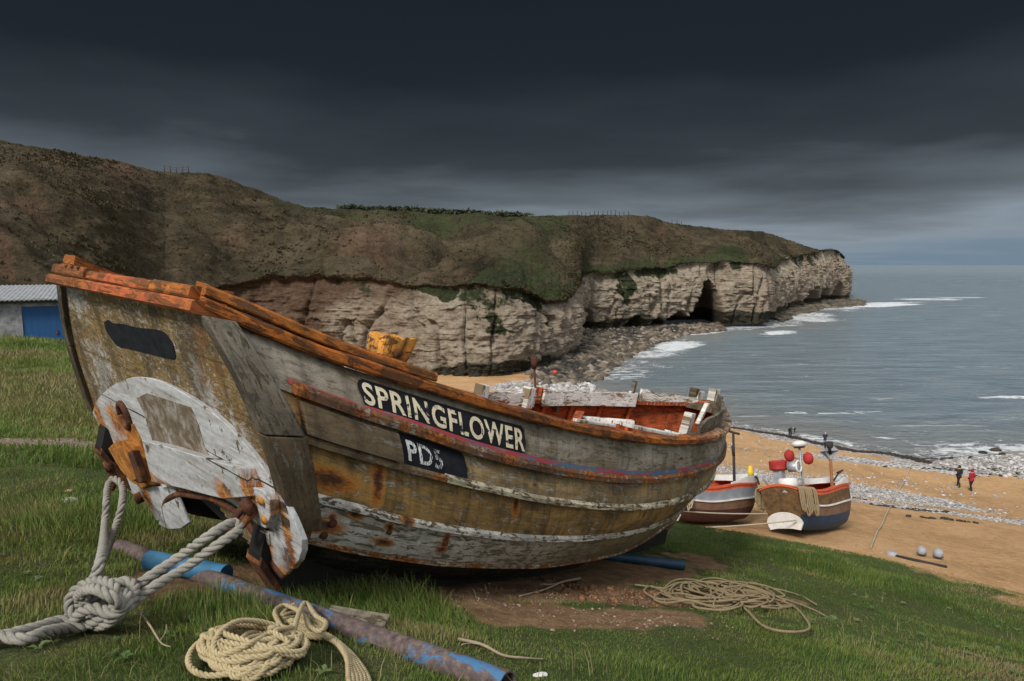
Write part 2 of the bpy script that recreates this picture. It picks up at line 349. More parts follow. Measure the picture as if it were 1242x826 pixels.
def _letter():
    k = NT('worn_cream_letters', .7, .25); v = k.uv(); c = k.mix(k.noise(v, 9, 5), (.66, .59, .43), (.46, .39, .26))
    n = k.noise(v, 24, 8, .7, .5); x = k.sep(v)[0]
    wear = k.spots(v, [(.33, -.01, .05, .07), (.55, -.03, .08, .04), (.71, -.02, .06, .08), (.12, .01, .03, .03)], (.2, 1.))
    f = k.math('ADD', n, k.math('MULTIPLY', wear, .11)); c = k.mix(k.step(f, .592, .608), c, (.012, .014, .02))
    c = k.mix(k.step(k.noise(v, 13, 6, .7), .58, .66), c, (.25, .19, .11)); k.col(c); return k.m
M['letter'] = _letter()
def _letter2():
    k = NT('flaked_white_letters', .7, .25); v = k.uv(); n = k.noise(v, 30, 8, .75, .6); x = k.sep(v)[0]
    th = k.math('ADD', n, k.math('MULTIPLY', x, .12)); c = k.mix(k.step(th, .565, .59), (.55, .55, .53), (.011, .013, .019)); k.col(c); return k.m
M['letter2'] = _letter2()
def _stripe():
    k = NT('faded_red_blue_stripe', .7, .3); uv = k.uv(); x = k.sep(uv)[0]
    n = k.noise(k.sc(uv, (2.2, 20, 1)), 1, 5, .6, .6); b = k.math('ADD', n, k.math('MULTIPLY', x, .035))
    c = k.mix(k.step(b, .60, .64), (.30, .045, .055), (.055, .12, .20)); c = k.mix(k.step(k.noise(k.sc(uv, (7, 30, 1)), 1, 7, .7), .54, .6), c, (.16, .145, .12)); k.col(c); return k.m
M['stripe'] = _stripe()
def _ropemat(name, a, b, dirt):
    k = NT(name, .95, .1); v = k.co(); f = k.noise(v, 3, 5); uv = k.uv()
    fib = k.noise(k.sc(v, 220.), 1, 3, .6); c = k.mix(f, a, b); c = k.mix(k.math('MULTIPLY', k.step(fib, .5, .7), .5), c, dirt)
    c = k.mix(k.math('MULTIPLY', k.step(k.noise(v, 11, 6, .7), .52, .68), .5), c, dirt)
    k.col(c); k.bump(fib, .5, .003); return k.m
M['hawser'] = _ropemat('grey_hawser', (.31, .295, .26), (.20, .187, .158), (.075, .065, .05))
M['tanrope'] = _ropemat('straw_coloured_rope', (.42, .35, .21), (.34, .27, .15), (.16, .12, .065))
M['brownrope'] = _ropemat('brown_rope', (.27, .21, .125), (.20, .155, .09), (.09, .07, .04))
M['linerope'] = _ropemat('pale_line', (.40, .36, .28), (.34, .30, .23), (.2, .17, .12))
def _pipe():
    k = NT('blue_flaking_pipe', .7, .35); v = k.co(); n = k.noise(k.sc(v, (3.2, 9, 9)), 1, 8, .72, .5); f = k.noise(v, 30, 6, .7)
    x = k.sep(v)[0]; g = k.math('ADD', n, k.math('MULTIPLY', x, -.035)); b = k.mix(f, (.03, .095, .20), (.06, .16, .29))
    r = k.ramp(f, [(.3, (.04, .03, .035)), (.5, (.09, .065, .06)), (.68, (.17, .12, .10))]); k.col(k.mix(k.step(g, .335, .365), b, r)); k.bump(k.math('ADD', n, f), .4, .01); return k.m
M['pipe'] = _pipe(); M['bluepipe'] = simple('bright_blue_sleeve', (.045, .17, .30), .6, .4, 7, .2); M['darkblue'] = simple('dark_blue_pipe', (.02, .06, .10), .5, .35, 6, .15)
M['rustpipe'] = _rusty('rust_brown_roller', (.035, .022, .018), (.10, .05, .03), (.17, .10, .065))

# ------------------------------------------------------------------ terrain
TPC = []
def _tp(u, v, Y): TPC.append(unp(u, v, Y))
TPC += [np.array(p) for p in [(0, 0, -1.08), (-1.26, 3.465, -1.74), (.07, 5.6, -2.68), (1.14, 7.7, -3.42), (-2.61, 4.76, -2.02), (5, 0, -1.7), (-5, 0, -.75), (0, -8, -.2), (-9, -6, .6), (10, -6, -1.2), (-18.35, 26, -2.86), (-30, 30, -2.6), (-28, 12, -.8)]]
for q in [(621, 826, 2.42), (0, 545, 8.2), (60, 545, 8.0), (0, 700, 3.5), (0, 480, 13), (90, 470, 14), (0, 826, 2.05), (830, 641, 11.3), (900, 651, 11.2), (1000, 669, 10.8), (1100, 691, 10.2), (1242, 729, 8.8),
          (1242, 826, 3.5), (900, 745, 4.8), (700, 760, 3.9), (1100, 760, 5.6), (1400, 790, 7.5)]: _tp(*q)
TPC = np.array(TPC)
def _U(d2): return np.where(d2 > 1e-12, .5 * d2 * np.log(np.maximum(d2, 1e-12)), 0)
_n = len(TPC); _d2 = ((TPC[:, None, :2] - TPC[None, :, :2]) ** 2).sum(-1)
_K = np.zeros((_n + 3, _n + 3)); _K[:_n, :_n] = _U(_d2) + np.eye(_n) * .25; _K[:_n, _n] = 1; _K[:_n, _n + 1:] = TPC[:, :2]; _K[_n:, :_n] = _K[:_n, _n:].T
_w = np.linalg.solve(_K, np.r_[TPC[:, 2], 0, 0, 0])
def plateau(X, Y):
    o = _w[_n] + _w[_n + 1] * X + _w[_n + 2] * Y
    for i in range(_n): o = o + _w[i] * _U((X - TPC[i, 0]) ** 2 + (Y - TPC[i, 1]) ** 2)
    return o
SHORE = np.array([(220, 30), (120, 52), (62, 63), (50, 64.5), (39, 62), (32, 68.5), (25.5, 77), (17, 92), (10, 103), (7, 112), (14, 122), (24, 136), (30, 150), (40, 170), (58, 186), (86, 205), (108, 262), (150, 320), (184, 372), (190, 420), (60, 460), (-200, 460), (-400, 200), (-400, -400), (220, -400)])
def shore_d(X, Y):
    """distance to the waterline, positive on land"""
    X = np.asarray(X, float); best = np.full(X.shape, 1e9); ins = np.zeros(X.shape, bool); n = len(SHORE)
    for i in range(n):
        a, b = SHORE[i], SHORE[(i + 1) % n]; ab = b - a
        t = np.clip(((X - a[0]) * ab[0] + (Y - a[1]) * ab[1]) / (ab @ ab), 0, 1)
        best = np.minimum(best, np.hypot(X - a[0] - t * ab[0], Y - a[1] - t * ab[1]))
        c = ((a[1] > Y) != (b[1] > Y)); xx = a[0] + (Y - a[1]) / (b[1] - a[1] + 1e-12) * ab[0]; ins ^= c & (X < xx)
    return np.where(ins, best, -best)
def beach(X, Y):
    d = shore_d(X, Y) + 1.2 * fbm(p2(X, Y, .12), 3, 5)
    z = SEA + np.interp(d, [-60, -10, 0, 5, 12, 20, 30, 44, 60, 120], [-5, -.9, 0, .5, 1.05, 2.3, 4.1, 7.1, 10., 14.])
    flat = sstep(70, 95, Y); zf = SEA + np.interp(d, [-60, -10, 0, 8, 40, 120], [-5, -.9, 0, .4, 1.3, 3.5])
    return z * (1 - flat) + zf * flat
def lipY(k): return np.interp(k, [-3, -1.2, -.8, -.55, -.3, -.1, .1, .252, .337, .458, .58, .75, 1.1, 2, 4], [40, 40, 38, 30, 20, 15.5, 13, 11.3, 11.2, 10.8, 10.2, 8.8, 7.2, 4.5, 2.4])
def height(X, Y, rough=True):
    X = np.asarray(X, float); Y = np.asarray(Y, float)
    k = X / np.maximum(Y, .2); Yl = lipY(k); Yl = np.where(Y < .2, 50, Yl)
    over = np.maximum(Y - Yl, 0)
    Yc = np.where(over > 0, Yl, Y); Xc = np.where(over > 0, k * Yl, X)
    z = plateau(Xc, Yc) - (np.sqrt(over ** 2 + .25) - .5) * .66
    z = np.where(over > 0, z, plateau(X, Y))
    zb = beach(X, Y); dz = zb - z; kk = .35
    out = np.where(np.abs(dz) < 4, z + .5 * (dz + np.sqrt(dz * dz + kk * kk)), np.maximum(z, zb))
    if rough:
        near = 1 - sstep(14, 24, np.hypot(X, Y)); out = out + near * (.035 * fbm(p2(X, Y, .9), 4, 3) + .022 * fbm(p2(X, Y, 4.), 3, 8))
        out = out + (1 - near) * (.10 * fbm(p2(X, Y, .35), 4, 9))
    return out
def gpx(u, v, lo=1.2, hi=150):
    d = ray(u, v); d = d / d[1]; t = np.geomspace(lo, hi, 6000); z = height(t * d[0], t, False)
    i = np.argmax(d[2] * t < z); T = t[i]; return np.array([d[0] * T, T, z[i]])
def gz(x, y): return float(height(np.array([x]), np.array([y]))[0])

# soil, path and scuffed zones, as places on the ground: (centre, half sizes, heading)
def zone(X, Y, c, a, b, ang):
    dx, dy = X - c[0], Y - c[1]; ca, sa = math.cos(ang), math.sin(ang); q = np.hypot((dx * ca + dy * sa) / a, (-dx * sa + dy * ca) / b)
    return q
S1c = gpx(735, 752); S2c = gpx(770, 720); S3c = gpx(300, 700)
HULLMID = np.array([.2, 5.9])
def soil_mask(X, Y):
    n = fbm(p2(X, Y, 1.6), 5, 21) * .75
    m = np.maximum.reduce([1 - sstep(.5, 1.25, zone(X, Y, S1c, 1.25, .42, .35) + n), 1 - sstep(.5, 1.25, zone(X, Y, S2c, 1.7, .55, .5) + n),
                           (1 - sstep(.7, 1.05, zone(X, Y, HULLMID, 3.6, .9, R(50)) + n * .6))])
    return m
def path_mask(X, Y):
    yl = 8.6 + .06 * X + .9 * fbm(p2(X, Y, .35), 2, 31); return (1 - sstep(.25, .75, np.abs(Y - yl) * .62 + .5 * fbm(p2(X, Y, 1.2), 4, 33))) * sstep(2.0, 3.4, -X) * (1 - sstep(22, 30, -X))

def build_ground():
    na, nr = 760, 620
    A = np.linspace(R(-112), R(112), na); rr = np.geomspace(.7, 150, nr)
    A, Rr = np.meshgrid(A, rr); X = np.sin(A) * Rr; Y = np.cos(A) * Rr
    Z = height(X, Y); k = X / np.maximum(Y, .2); Yl = np.where(Y < .2, 50, lipY(k))
    n1 = fbm(p2(X, Y, .5), 5, 41); n2 = fbm(p2(X, Y, 2.2), 4, 43)
    sand = sstep(-.1, .9, (Y - Yl) + n1 * 1.6 + n2 * .5)
    sand = np.where(k < -.35, sstep(-2, 3, (Y - Yl) + n1 * 3), sand)
    soil = soil_mask(X, Y); path = path_mask(X, Y)
    d = shore_d(X, Y)
    wet = 1 - sstep(1., 5., d + n1 * 1.5)
    nn = fbm(p2(X, Y, .18), 4, 51)
    # shingle: bands along the shore and the two banks half way up
    def band(c, a, b, ang, s=.5): return 1 - sstep(.75, 1.15, zone(X, Y, c, a, b, ang) + nn * s)
    b1 = band(unp(985, 600, 45)[:2], 9.5, 2.6, R(-14)); b2 = band(unp(1190, 628, 38)[:2], 7.5, 1.3, R(-22)); b2b = band(unp(1130, 612, 42)[:2], 4.5, .8, R(-22), .8)
    b3 = (1 - sstep(2.5, 6.5, d + nn * 3)) * .9
    b4 = band(unp(1200, 565, 60)[:2], 15, 4.2, R(5)); b5 = band(unp(660, 468, 100)[:2], 12, 5, R(40))
    b0 = band(unp(880, 580, 47)[:2], 6, 2.2, R(-8), .7)
    peb = np.maximum.reduce([b0, b1, b2, b2b, b3, b4, b5]) * sand
    mesh('ground', np.stack([X, Y, Z], -1), gridfaces(nr, na), M_ground(), uv=None,
         attrs=dict(sand=sand.ravel(), soil=soil.ravel(), path=path.ravel(), wet=wet.ravel(), shingle=peb.ravel()))['kind'] = 'structure'
def M_ground():
    k = NT('grass_earth_and_sand', .95, .15); v = k.pos()
    n1 = k.noise(v, .9, 5, .6); n2 = k.noise(v, 7, 6, .65); n3 = k.noise(v, 45, 5, .7)
    g = k.ramp(k.math('ADD', k.math('MULTIPLY', n1, .55), k.math('MULTIPLY', n2, .45)), [(.33, (.045, .07, .016)), (.5, (.08, .105, .027)), (.6, (.085, .085, .035)), (.7, (.11, .088, .05))])
    g = k.mix(k.step(n3, .4, .7), g, (.022, .026, .012))
    e = k.ramp(k.math('ADD', k.math('MULTIPLY', n2, .5), k.math('MULTIPLY', n3, .5)), [(.34, (.08, .05, .027)), (.5, (.20, .12, .062)), (.62, (.31, .20, .115))])
    e = k.mix(k.step(k.voro(v, 26), .16, .10), e, (.36, .31, .25))
    so = k.math('ADD', k.attr('soil'), k.math('MULTIPLY', k.math('SUBTRACT', n3, .5), .6), None, True)
    c = k.mix(k.step(so, .4, .62), g, e)
    pth = k.ramp(k.noise(v, 18, 6, .7), [(.35, (.10, .068, .045)), (.5, (.21, .155, .11)), (.64, (.36, .31, .26))])
    c = k.mix(k.step(k.math('ADD', k.attr('path'), k.math('MULTIPLY', k.math('SUBTRACT', n2, .5), .5), None, True), .35, .6), c, pth)
    s1 = k.noise(v, .22, 6, .65, .6); s2 = k.noise(v, 2.6, 8, .72, .7)
    sd = k.ramp(k.math('ADD', k.math('MULTIPLY', s1, .5), k.math('MULTIPLY', s2, .5)), [(.36, (.25, .145, .066)), (.5, (.39, .235, .112)), (.62, (.47, .30, .155))])
    sd = k.mix(k.math('MULTIPLY', k.step(k.noise(v, 5.5, 6, .7), .56, .68), .55), sd, (.14, .085, .05))
    sd = k.mix(k.math('MULTIPLY', k.step(k.voro(v, 3.2), .13, .07), .8), sd, (.55, .5, .44))
    shz = k.math('ADD', k.attr('shingle'), k.math('MULTIPLY', k.math('SUBTRACT', k.noise(v, 2.4, 5, .7), .5), .9), None, True)
    cell = k.n('ShaderNodeTexVoronoi'); cell.feature = 'F1'; k.L(v, cell.inputs['Vector']); cell.inputs['Scale'].default_value = 5.
    pb = k.ramp(k.sep(cell.outputs['Color'])[0], [(0, (.17, .155, .145)), (.45, (.36, .34, .33)), (1, (.60, .58, .56))])
    pb = k.mix(k.step(cell.outputs['Distance'], .55, .8), pb, (.12, .095, .07))
    sd = k.mix(k.step(shz, .42, .6), sd, pb)
    sd = k.mix(k.math('MULTIPLY', k.attr('wet'), .5), sd, (.10, .085, .075))
    c = k.mix(k.step(k.math('ADD', k.attr('sand'), k.math('MULTIPLY', k.math('SUBTRACT', n2, .5), .6), None, True), .35, .6), c, sd); k.col(c)
    k.bump(k.math('ADD', k.math('MULTIPLY', k.math('MULTIPLY', k.ramp(k.voro(v, 1.6), [(0., 0.), (.32, 1.)]), k.attr('sand')), .9), k.math('ADD', n3, k.math('ADD', n2, k.noise(v, 3, 5)))), .7, .06); return k.m
build_ground()

# ------------------------------------------------------------------ sea
def build_sea():
    def msea():
        k = NT('grey_green_sea', .16, .5); k.b.inputs['IOR'].default_value = 1.33
        v = k.pos(); s = k.attr('shore'); far = k.attr('far')
        n = k.noise(k.sc(v, (.07, .34, 0)), 1, 8, .7, .4)
        c = k.ramp(n, [(.34, (.095, .128, .150)), (.5, (.145, .185, .208)), (.64, (.195, .235, .25))])
        c = k.mix(k.math('MULTIPLY', s, .6), c, (.20, .19, .165))
        # foam: streaks close in, broken lace, and scattered whitecaps
        w = k.warp(k.sc(v, (1, 1, 0)), .25, 3.5, 4)
        f1 = k.noise(k.sc(w, (.55, .95, 0)), 1, 9, .76); f2 = k.noise(k.sc(w, (.07, .2, 0)), 1, 4, .6)
        lace = k.math('ADD', k.math('MULTIPLY', f1, .75), k.math('MULTIPLY', f2, .25))
        fo = k.math('ADD', lace, k.math('MULTIPLY', k.attr('foam'), .245)); fm = k.step(fo, .665, .74)
        cap = k.math('ADD', k.noise(k.sc(v, (.05, .35, 0)), 1, 7, .6, .5), k.math('MULTIPLY', f1, .25)); cm = k.math('MULTIPLY', k.step(cap, .77, .83), .35)
        fa = k.math('MAXIMUM', fm, cm); k.col(k.mix(fa, c, (.62, .64, .65)))
        k.rough(k.mix(fa, k.mix(far, .18, .5), .9))
        w1 = k.noise(k.sc(v, (.55, 1.1, 0)), 1, 6, .62, .5); w2 = k.noise(k.sc(v, (1.9, 3.6, 0)), 1, 5, .65, .4)
        w3 = k.noise(k.sc(v, (.06, .25, 0)), 1, 4, .6, .5)
        k.bump(k.math('ADD', k.math('ADD', k.math('MULTIPLY', w1, .75), k.math('MULTIPLY', w2, .22)), k.math('MULTIPLY', w3, 1.0)), 1., 1.2); return k.m
    na, nr = 420, 520
    A = np.linspace(R(-60), R(110), na); rr = np.geomspace(35, 26000, nr); A, Rr = np.meshgrid(A, rr)
    X = np.sin(A) * Rr; Y = np.cos(A) * Rr; d = shore_d(X, Y)
    n = fbm(p2(X, Y, .06), 3, 61)
    sh = 1 - sstep(1, 16, -d + 5 * n)
    n_s = fbm(p2(X, Y, .10), 3, 69); foam = .7 * (1 - sstep(.2, 2.5, -d + 2 * n))
    for dd, w_, a_ in ((4.5, .9, .75), (9., .7, .6), (15., .8, .45)): foam = np.maximum(foam, a_ * (1 - sstep(.3, 1.3, np.abs(-d - dd + 2.5 * n) / w_)) * sstep(-.15, .25, n_s))
    def fz(u, v, Y0, a, b, ang, amp=1): 
        c = unp(u, v, 1.0); c = c * (SEA / c[2]); q = zone(X, Y, c[:2], a, b, ang) + .5 * fbm(p2(X, Y, .09), 4, 63); return amp * (1 - sstep(.4, 1.2, q))
    for q in [(745, 452, 0, 8, 9, .6, .7), (765, 440, 0, 5, 9, .9, .7), (825, 420, 0, 16, 6, 1.0, 1.05), (800, 428, 0, 10, 5, .8, .9), (940, 404, 0, 14, 5, .9, 1.05), (850, 402, 0, 30, 7, .6, .9), (985, 385, 0, 34, 12, 1.1, .9), (1060, 370, 0, 46, 14, .4, 1.1), (1120, 363, 0, 26, 14, .1, .95), (1165, 361, 0, 20, 9, .1, .9), (1090, 367, 0, 22, 9, .3, .9), (1015, 372, 0, 44, 15, .9, .9), (1225, 482, 0, 8, 1.6, .05, .9), (1015, 500, 0, 8, 1.4, .05, .7), (905, 387, 0, 28, 7, .5, .85), (1190, 545, 0, 12, 2.5, .05, .8), (880, 392, 0, 20, 6, .6, .9)]:
        foam = np.maximum(foam, fz(*q))
    sw = 1 - sstep(60, 400, Rr)
    Z = SEA + sw * (.10 * fbm(np.stack([X * .10, Y * .3, X * 0], -1), 3, 65) ) * sstep(0, 12, -d) 
    mesh('sea', np.stack([X, Y, Z], -1), gridfaces(nr, na), msea(), attrs=dict(shore=sh.ravel(), foam=foam.ravel(), far=sstep(150, 2500, Rr).ravel()))['kind'] = 'structure'
build_sea()

# ------------------------------------------------------------------ headland: hillside and chalk cliff
# stations along the coast: base (u,v,Y), rim (u,v,Y), ridge (u,v,Y)
HST = [  # hill without cliff
 ((-330, 440, 40), (-330, 140, 95)), ((-160, 438, 44), (-160, 155, 106)), ((-60, 434, 48), (-60, 164, 114)), ((0, 430, 52), (0, 171, 120)), ((60, 424, 60), (60, 180, 125)), ((110, 408, 74), (108, 189, 128)), ((150, 385, 92), (150, 197, 131)), ((178, 366, 104), (176, 203, 134))]
CST = [
 ((200, 470, 108), (200, 356, 110), (200, 208, 137)), ((255, 465, 112), (255, 344, 114), (258, 212, 142)), ((300, 460, 113), (300, 338, 118), (306, 228, 148)), ((360, 457, 113), (360, 338, 117), (366, 249, 158)),
 ((430, 453, 110), (430, 338, 115), (420, 253, 172)), ((500, 455, 106), (500, 344, 113), (505, 256, 182)), ((560, 457, 104), (560, 345, 112), (560, 259, 187)), ((610, 456, 106), (610, 348, 113), (610, 262, 191)),
 ((650, 447, 113), (650, 356, 119), (650, 262, 196)), ((688, 428, 128), (688, 362, 133), (690, 261, 201)), ((702, 405, 150), (701, 346, 153), (710, 261, 204)), ((708, 399, 172), (709, 334, 174), (726, 261, 207)),
 ((740, 397, 178), (740, 329, 181), (752, 261, 211)), ((790, 395, 188), (790, 327, 190), (786, 262, 216)), ((830, 393, 194), (828, 323, 197), (802, 268, 224)), ((860, 392, 196), (860, 319, 200), (826, 272, 234)),
 ((895, 390, 196), (893, 317, 200), (862, 276, 247)), ((934, 388, 199), (932, 320, 203), (892, 279, 257)), ((941, 379, 235), (941, 323, 238), (916, 280, 277)), ((950, 370, 268), (950, 314, 271), (932, 283, 297)),
 ((980, 365, 300), (978, 309, 303), (962, 293, 322)), ((1005, 362, 330), (1001, 304, 333), (991, 302, 347)), ((1021, 361, 352), (1015, 304, 355), (1008, 302.5, 365)), ((1028, 360, 366), (1023, 311, 368), (1017, 306, 380)), ((1026, 357, 405), (1022, 314, 405), (1015, 309, 408)), ((1012, 355, 440), (1009, 315, 436), (1003, 311, 430))]
def dense(A, n):
    A = np.asarray(A, float); d = np.r_[0, np.cumsum(np.linalg.norm(np.diff(A[:, :3], axis=0), axis=1))]
    # arc-length-ish parameter, cubic through the stations
    P = smoothpath(A, 24); s = np.r_[0, np.cumsum(np.linalg.norm(np.diff(P[:, :3], axis=0), axis=1))]
    return P, s
def loft_params():
    rim = np.array([unp(*c[1]) for c in CST]); base = np.array([unp(*c[0]) for c in CST]); ridge = np.array([unp(*c[2]) for c in CST])
    return base, rim, ridge
def M_hill():
    k = NT('rough_hillside_grass', .95, .1); v = k.pos()
    n = k.noise(v, .045, 6, .6, .4); n2 = k.noise(k.sc(v, (1, 1, 2.2)), .32, 6, .65, .4); n3 = k.noise(v, 1.6, 5, .7)
    f = k.math('ADD', k.math('MULTIPLY', n, .4), k.math('ADD', k.math('MULTIPLY', n2, .35), k.math('MULTIPLY', n3, .25)))
    c = k.ramp(f, [(.38, (.014, .013, .008)), (.46, (.040, .032, .018)), (.54, (.072, .056, .033)), (.62, (.105, .082, .052))])
    gg = k.step(k.math('ADD', k.attr('green'), k.math('MULTIPLY', k.math('SUBTRACT', n2, .5), .9), None, True), .38, .62)
    c = k.mix(gg, c, k.ramp(f, [(.38, (.016, .022, .009)), (.52, (.036, .045, .018)), (.64, (.058, .064, .028))]))
    br = k.step(k.math('ADD', k.attr('earth'), k.math('MULTIPLY', k.math('SUBTRACT', n2, .5), 1.1), None, True), .42, .7)
    c = k.mix(k.math('MULTIPLY', br, .85), c, k.ramp(f, [(.38, (.045, .028, .018)), (.52, (.092, .058, .036)), (.66, (.15, .095, .06))]))
    c = k.mix(k.math('MULTIPLY', k.step(k.noise(v, .55, 6, .7, .8), .58, .68), .75), c, (.016, .016, .008)); k.col(c)
    k.bump(k.math('ADD', n2, n3), .9, .8); return k.m
def M_cliff():
    k = NT('banded_chalk_cliff', .92, .12); v = k.pos(); w = k.warp(v, .12, 1.6, 4)
    bed = k.noise(k.sc(w, (.10, .10, 1.1)), 1, 7, .74, .3); blk = k.noise(k.sc(v, (.6, .6, .8)), 1, 9, .76, .6); big = k.noise(v, .07, 4, .6)
    fine = k.noise(k.sc(v, (1.6, 1.6, 2.6)), 1, 7, .78)
    f = k.math('ADD', k.math('MULTIPLY', bed, .3), k.math('ADD', k.math('MULTIPLY', blk, .35), k.math('MULTIPLY', fine, .35)))
    c = k.ramp(f, [(.35, (.07, .054, .038)), (.44, (.205, .162, .115)), (.53, (.345, .29, .22)), (.63, (.475, .42, .34))])
    c = k.mix(k.math('MULTIPLY', k.step(big, .45, .65), .5), c, k.ramp(blk, [(.35, (.14, .085, .055)), (.65, (.34, .25, .18))]))
    bw = k.step(k.math('ADD', k.attr('brown'), k.math('MULTIPLY', k.math('SUBTRACT', blk, .5), 1.3), None, True), .3, .85)
    c = k.mix(bw, c, k.ramp(f, [(.36, (.045, .028, .019)), (.5, (.115, .07, .045)), (.64, (.21, .145, .10))]))
    mz = k.step(k.math('ADD', k.attr('moss'), k.math('MULTIPLY', k.math('SUBTRACT', blk, .5), 2.0), None, True), .46, .66)
    c = k.mix(mz, c, k.ramp(fine, [(.4, (.016, .022, .010)), (.6, (.05, .058, .026))]))
    wz = k.step(k.math('ADD', k.attr('wetband'), k.math('MULTIPLY', k.math('SUBTRACT', blk, .5), .8), None, True), .42, .62)
    c = k.mix(wz, c, k.ramp(fine, [(.36, (.018, .017, .013)), (.6, (.075, .068, .045))]))
    k.col(c); k.bump(k.math('ADD', bed, k.math('ADD', blk, fine)), .9, .7); return k.m
def build_headland():
    base, rim, ridge = loft_params()
    nst = len(CST)
    Pb = smoothpath(base, 40); Pr = smoothpath(rim, 40); Pg = smoothpath(ridge, 40)
    # resample by mean arc length so that columns are even
    seg = np.linalg.norm(np.diff(Pr, axis=0), axis=1) + .4 * np.linalg.norm(np.diff(Pb, axis=0), axis=1)
    dep = .5 * (Pr[1:, 1] + Pr[:-1, 1]); s = np.r_[0, np.cumsum(seg / np.sqrt(dep))]
    nc = 1150; t = np.linspace(0, s[-1], nc); st = np.interp(t, s, np.linspace(0, nst - 1, len(s)))
    f = lambda P: np.stack([np.interp(t, s, P[:, i]) for i in range(3)], 1)
    Pb, Pr, Pg = f(Pb), f(Pr), f(Pg)
    u_c = proj(Pr)[:, 0]; al = np.r_[0, np.cumsum(np.linalg.norm(np.diff(Pr, axis=0), axis=1))]
    # ragged rim
    rj = fbm(np.stack([al * .11, al * 0, al * 0], -1), 4, 71); rj2 = fbm(np.stack([al * .5, al * 0, al * 0], -1), 3, 72)
    cliffw = sstep(0, 1.6, st)
    Pr[:, 2] += (1.3 * rj + .5 * rj2) * np.where(u_c < 1000, 1, .25)
    T = np.gradient(.5 * (Pb + Pr), axis=0); N = np.stack([T[:, 1], -T[:, 0], T[:, 0] * 0], -1); N /= np.linalg.norm(N, axis=1)[:, None] + 1e-9
    # cliff face
    nr = 150; q = np.linspace(-.06, 1, nr)[:, None, None]
    C = Pb[None] * (1 - q) + Pr[None] * q
    X, Y, Z = C[..., 0], C[..., 1], C[..., 2]; A = np.broadcast_to(al, X.shape); Hh = Z - SEA; qq = np.broadcast_to(q[..., 0], X.shape)
    sc = np.broadcast_to(np.sqrt(Pr[:, 1] / 110.), X.shape)
    but = fbm(np.stack([A * .055, Z * .02, A * 0], -1), 3, 81) * 3.0 * sc
    joint = np.abs(fbm(np.stack([A * .22, Z * .05, A * 0], -1), 3, 83)); joint = -(1 - sstep(0, .13, joint)) * 1.7 * sc
    bed = fbm(np.stack([A * .05, Z * 1.25, A * 0 + 3], -1), 4, 85, .6) * .40
    blk = fbm(np.stack([A * .6, Z * 1.0, A * 0 + 7], -1), 4, 87, .6) * .75
    n_rim = fbm(np.stack([A * .25, Z * .1, A * 0], -1), 3, 311)
    def cells(a, b, jit, seed):
        row = np.floor(Z / b + .35 * fbm(np.stack([A * .2, Z * .2, A * 0], -1), 2, seed)).astype(np.int64); col = np.floor(A / a + _hash(row, row * 0, row * 0, seed) * 7 + jit * fbm(np.stack([A * .5, Z * .8, A * 0], -1), 2, seed + 1)).astype(np.int64); return _hash(col, row, row * 0, seed + 2) - .5
    blk = blk + .75 * cells(3.4, 2.2, .8, 301) * sc + .34 * cells(1.0, .6, .6, 307)
    bulge = .9 * np.sin(np.pi * np.clip(qq, 0, 1)) * sc
    notch = -.9 * (1 - sstep(.0, .13, qq)) * (.4 + .6 * sstep(-.2, .3, fbm(np.stack([A * .12, A * 0, A * 0], -1), 3, 89)))
    disp = (but * (1 - .6 * qq) + joint + bed + blk + bulge + notch)
    disp *= np.broadcast_to(cliffw, X.shape)
    pj = proj(C); U, V_ = pj[..., 0], pj[..., 1]
    def cave(u0, vtop, w, depth, lean=0, rnd=1.6):
        hgt = (V_ - vtop) / (395. - vtop); ww = w * np.clip(hgt, 0, 1) ** (1 / rnd) + .01; x = (U - u0 - lean * (1 - hgt)) / ww
        return depth * (1 - sstep(.75, 1.08, np.abs(x))) * sstep(-.02, .06, hgt)
    front = np.broadcast_to((st > 10.5) & (st < 17.2), X.shape)
    cv = np.where(front, np.maximum.reduce([cave(856, 338, 23, 22, 4), cave(822, 376, 18, 12), cave(795, 384, 11, 8), cave(716, 370, 9, 9), cave(770, 382, 10, 7)]), 0)
    far = np.broadcast_to(st > 19.5, X.shape)
    def cave2(u0, vtop, w, depth):
        hgt = (V_ - vtop) / (363. - vtop); x = (U - u0) / (w * np.clip(hgt, 0, 1) ** .5 + .01); return depth * (1 - sstep(.7, 1.1, np.abs(x))) * sstep(0, .1, hgt)
    cv = cv + np.where(far, np.maximum.reduce([cave2(1016, 340, 9, 18), cave2(1000, 346, 7, 14), cave2(984, 347, 8, 14), cave2(964, 350, 8, 12), cave2(949, 346, 9, 12)]), 0)
    arch = np.where(front, 2.2 * (1 - sstep(.6, 1.1, np.hypot((U - 872) / 16, (V_ - 335) / 18))), 0)
    disp = disp * (1 - .85 * sstep(.72, 1., qq)) - 1.1 * sstep(.7, .97, qq) * (1 + n_rim)
    Cn = C + N[None] * (disp - cv - arch)[..., None]
    Cn[-1] = Pr; 
    for j, wgt in ((-2, .8), (-3, .6), (-4, .4), (-5, .2)): Cn[j] = C[j] * wgt + Cn[j] * (1 - wgt)
    Z = Cn[..., 2]
    n4 = fbm(np.stack([A * .09, Z * .12, A * 0], -1), 4, 91); n5 = fbm(np.stack([A * .35, Z * .3, A * 0], -1), 4, 93)
    moss = sstep(.72, 1.12, qq + .40 * n4 + .22 * n5) * .78
    def mz(u0, v0, a, b, amp=1.): return amp * (1 - sstep(.5, 1.15, np.hypot((U - u0) / a, (V_ - v0) / b) + .9 * n5 + .5 * n4))
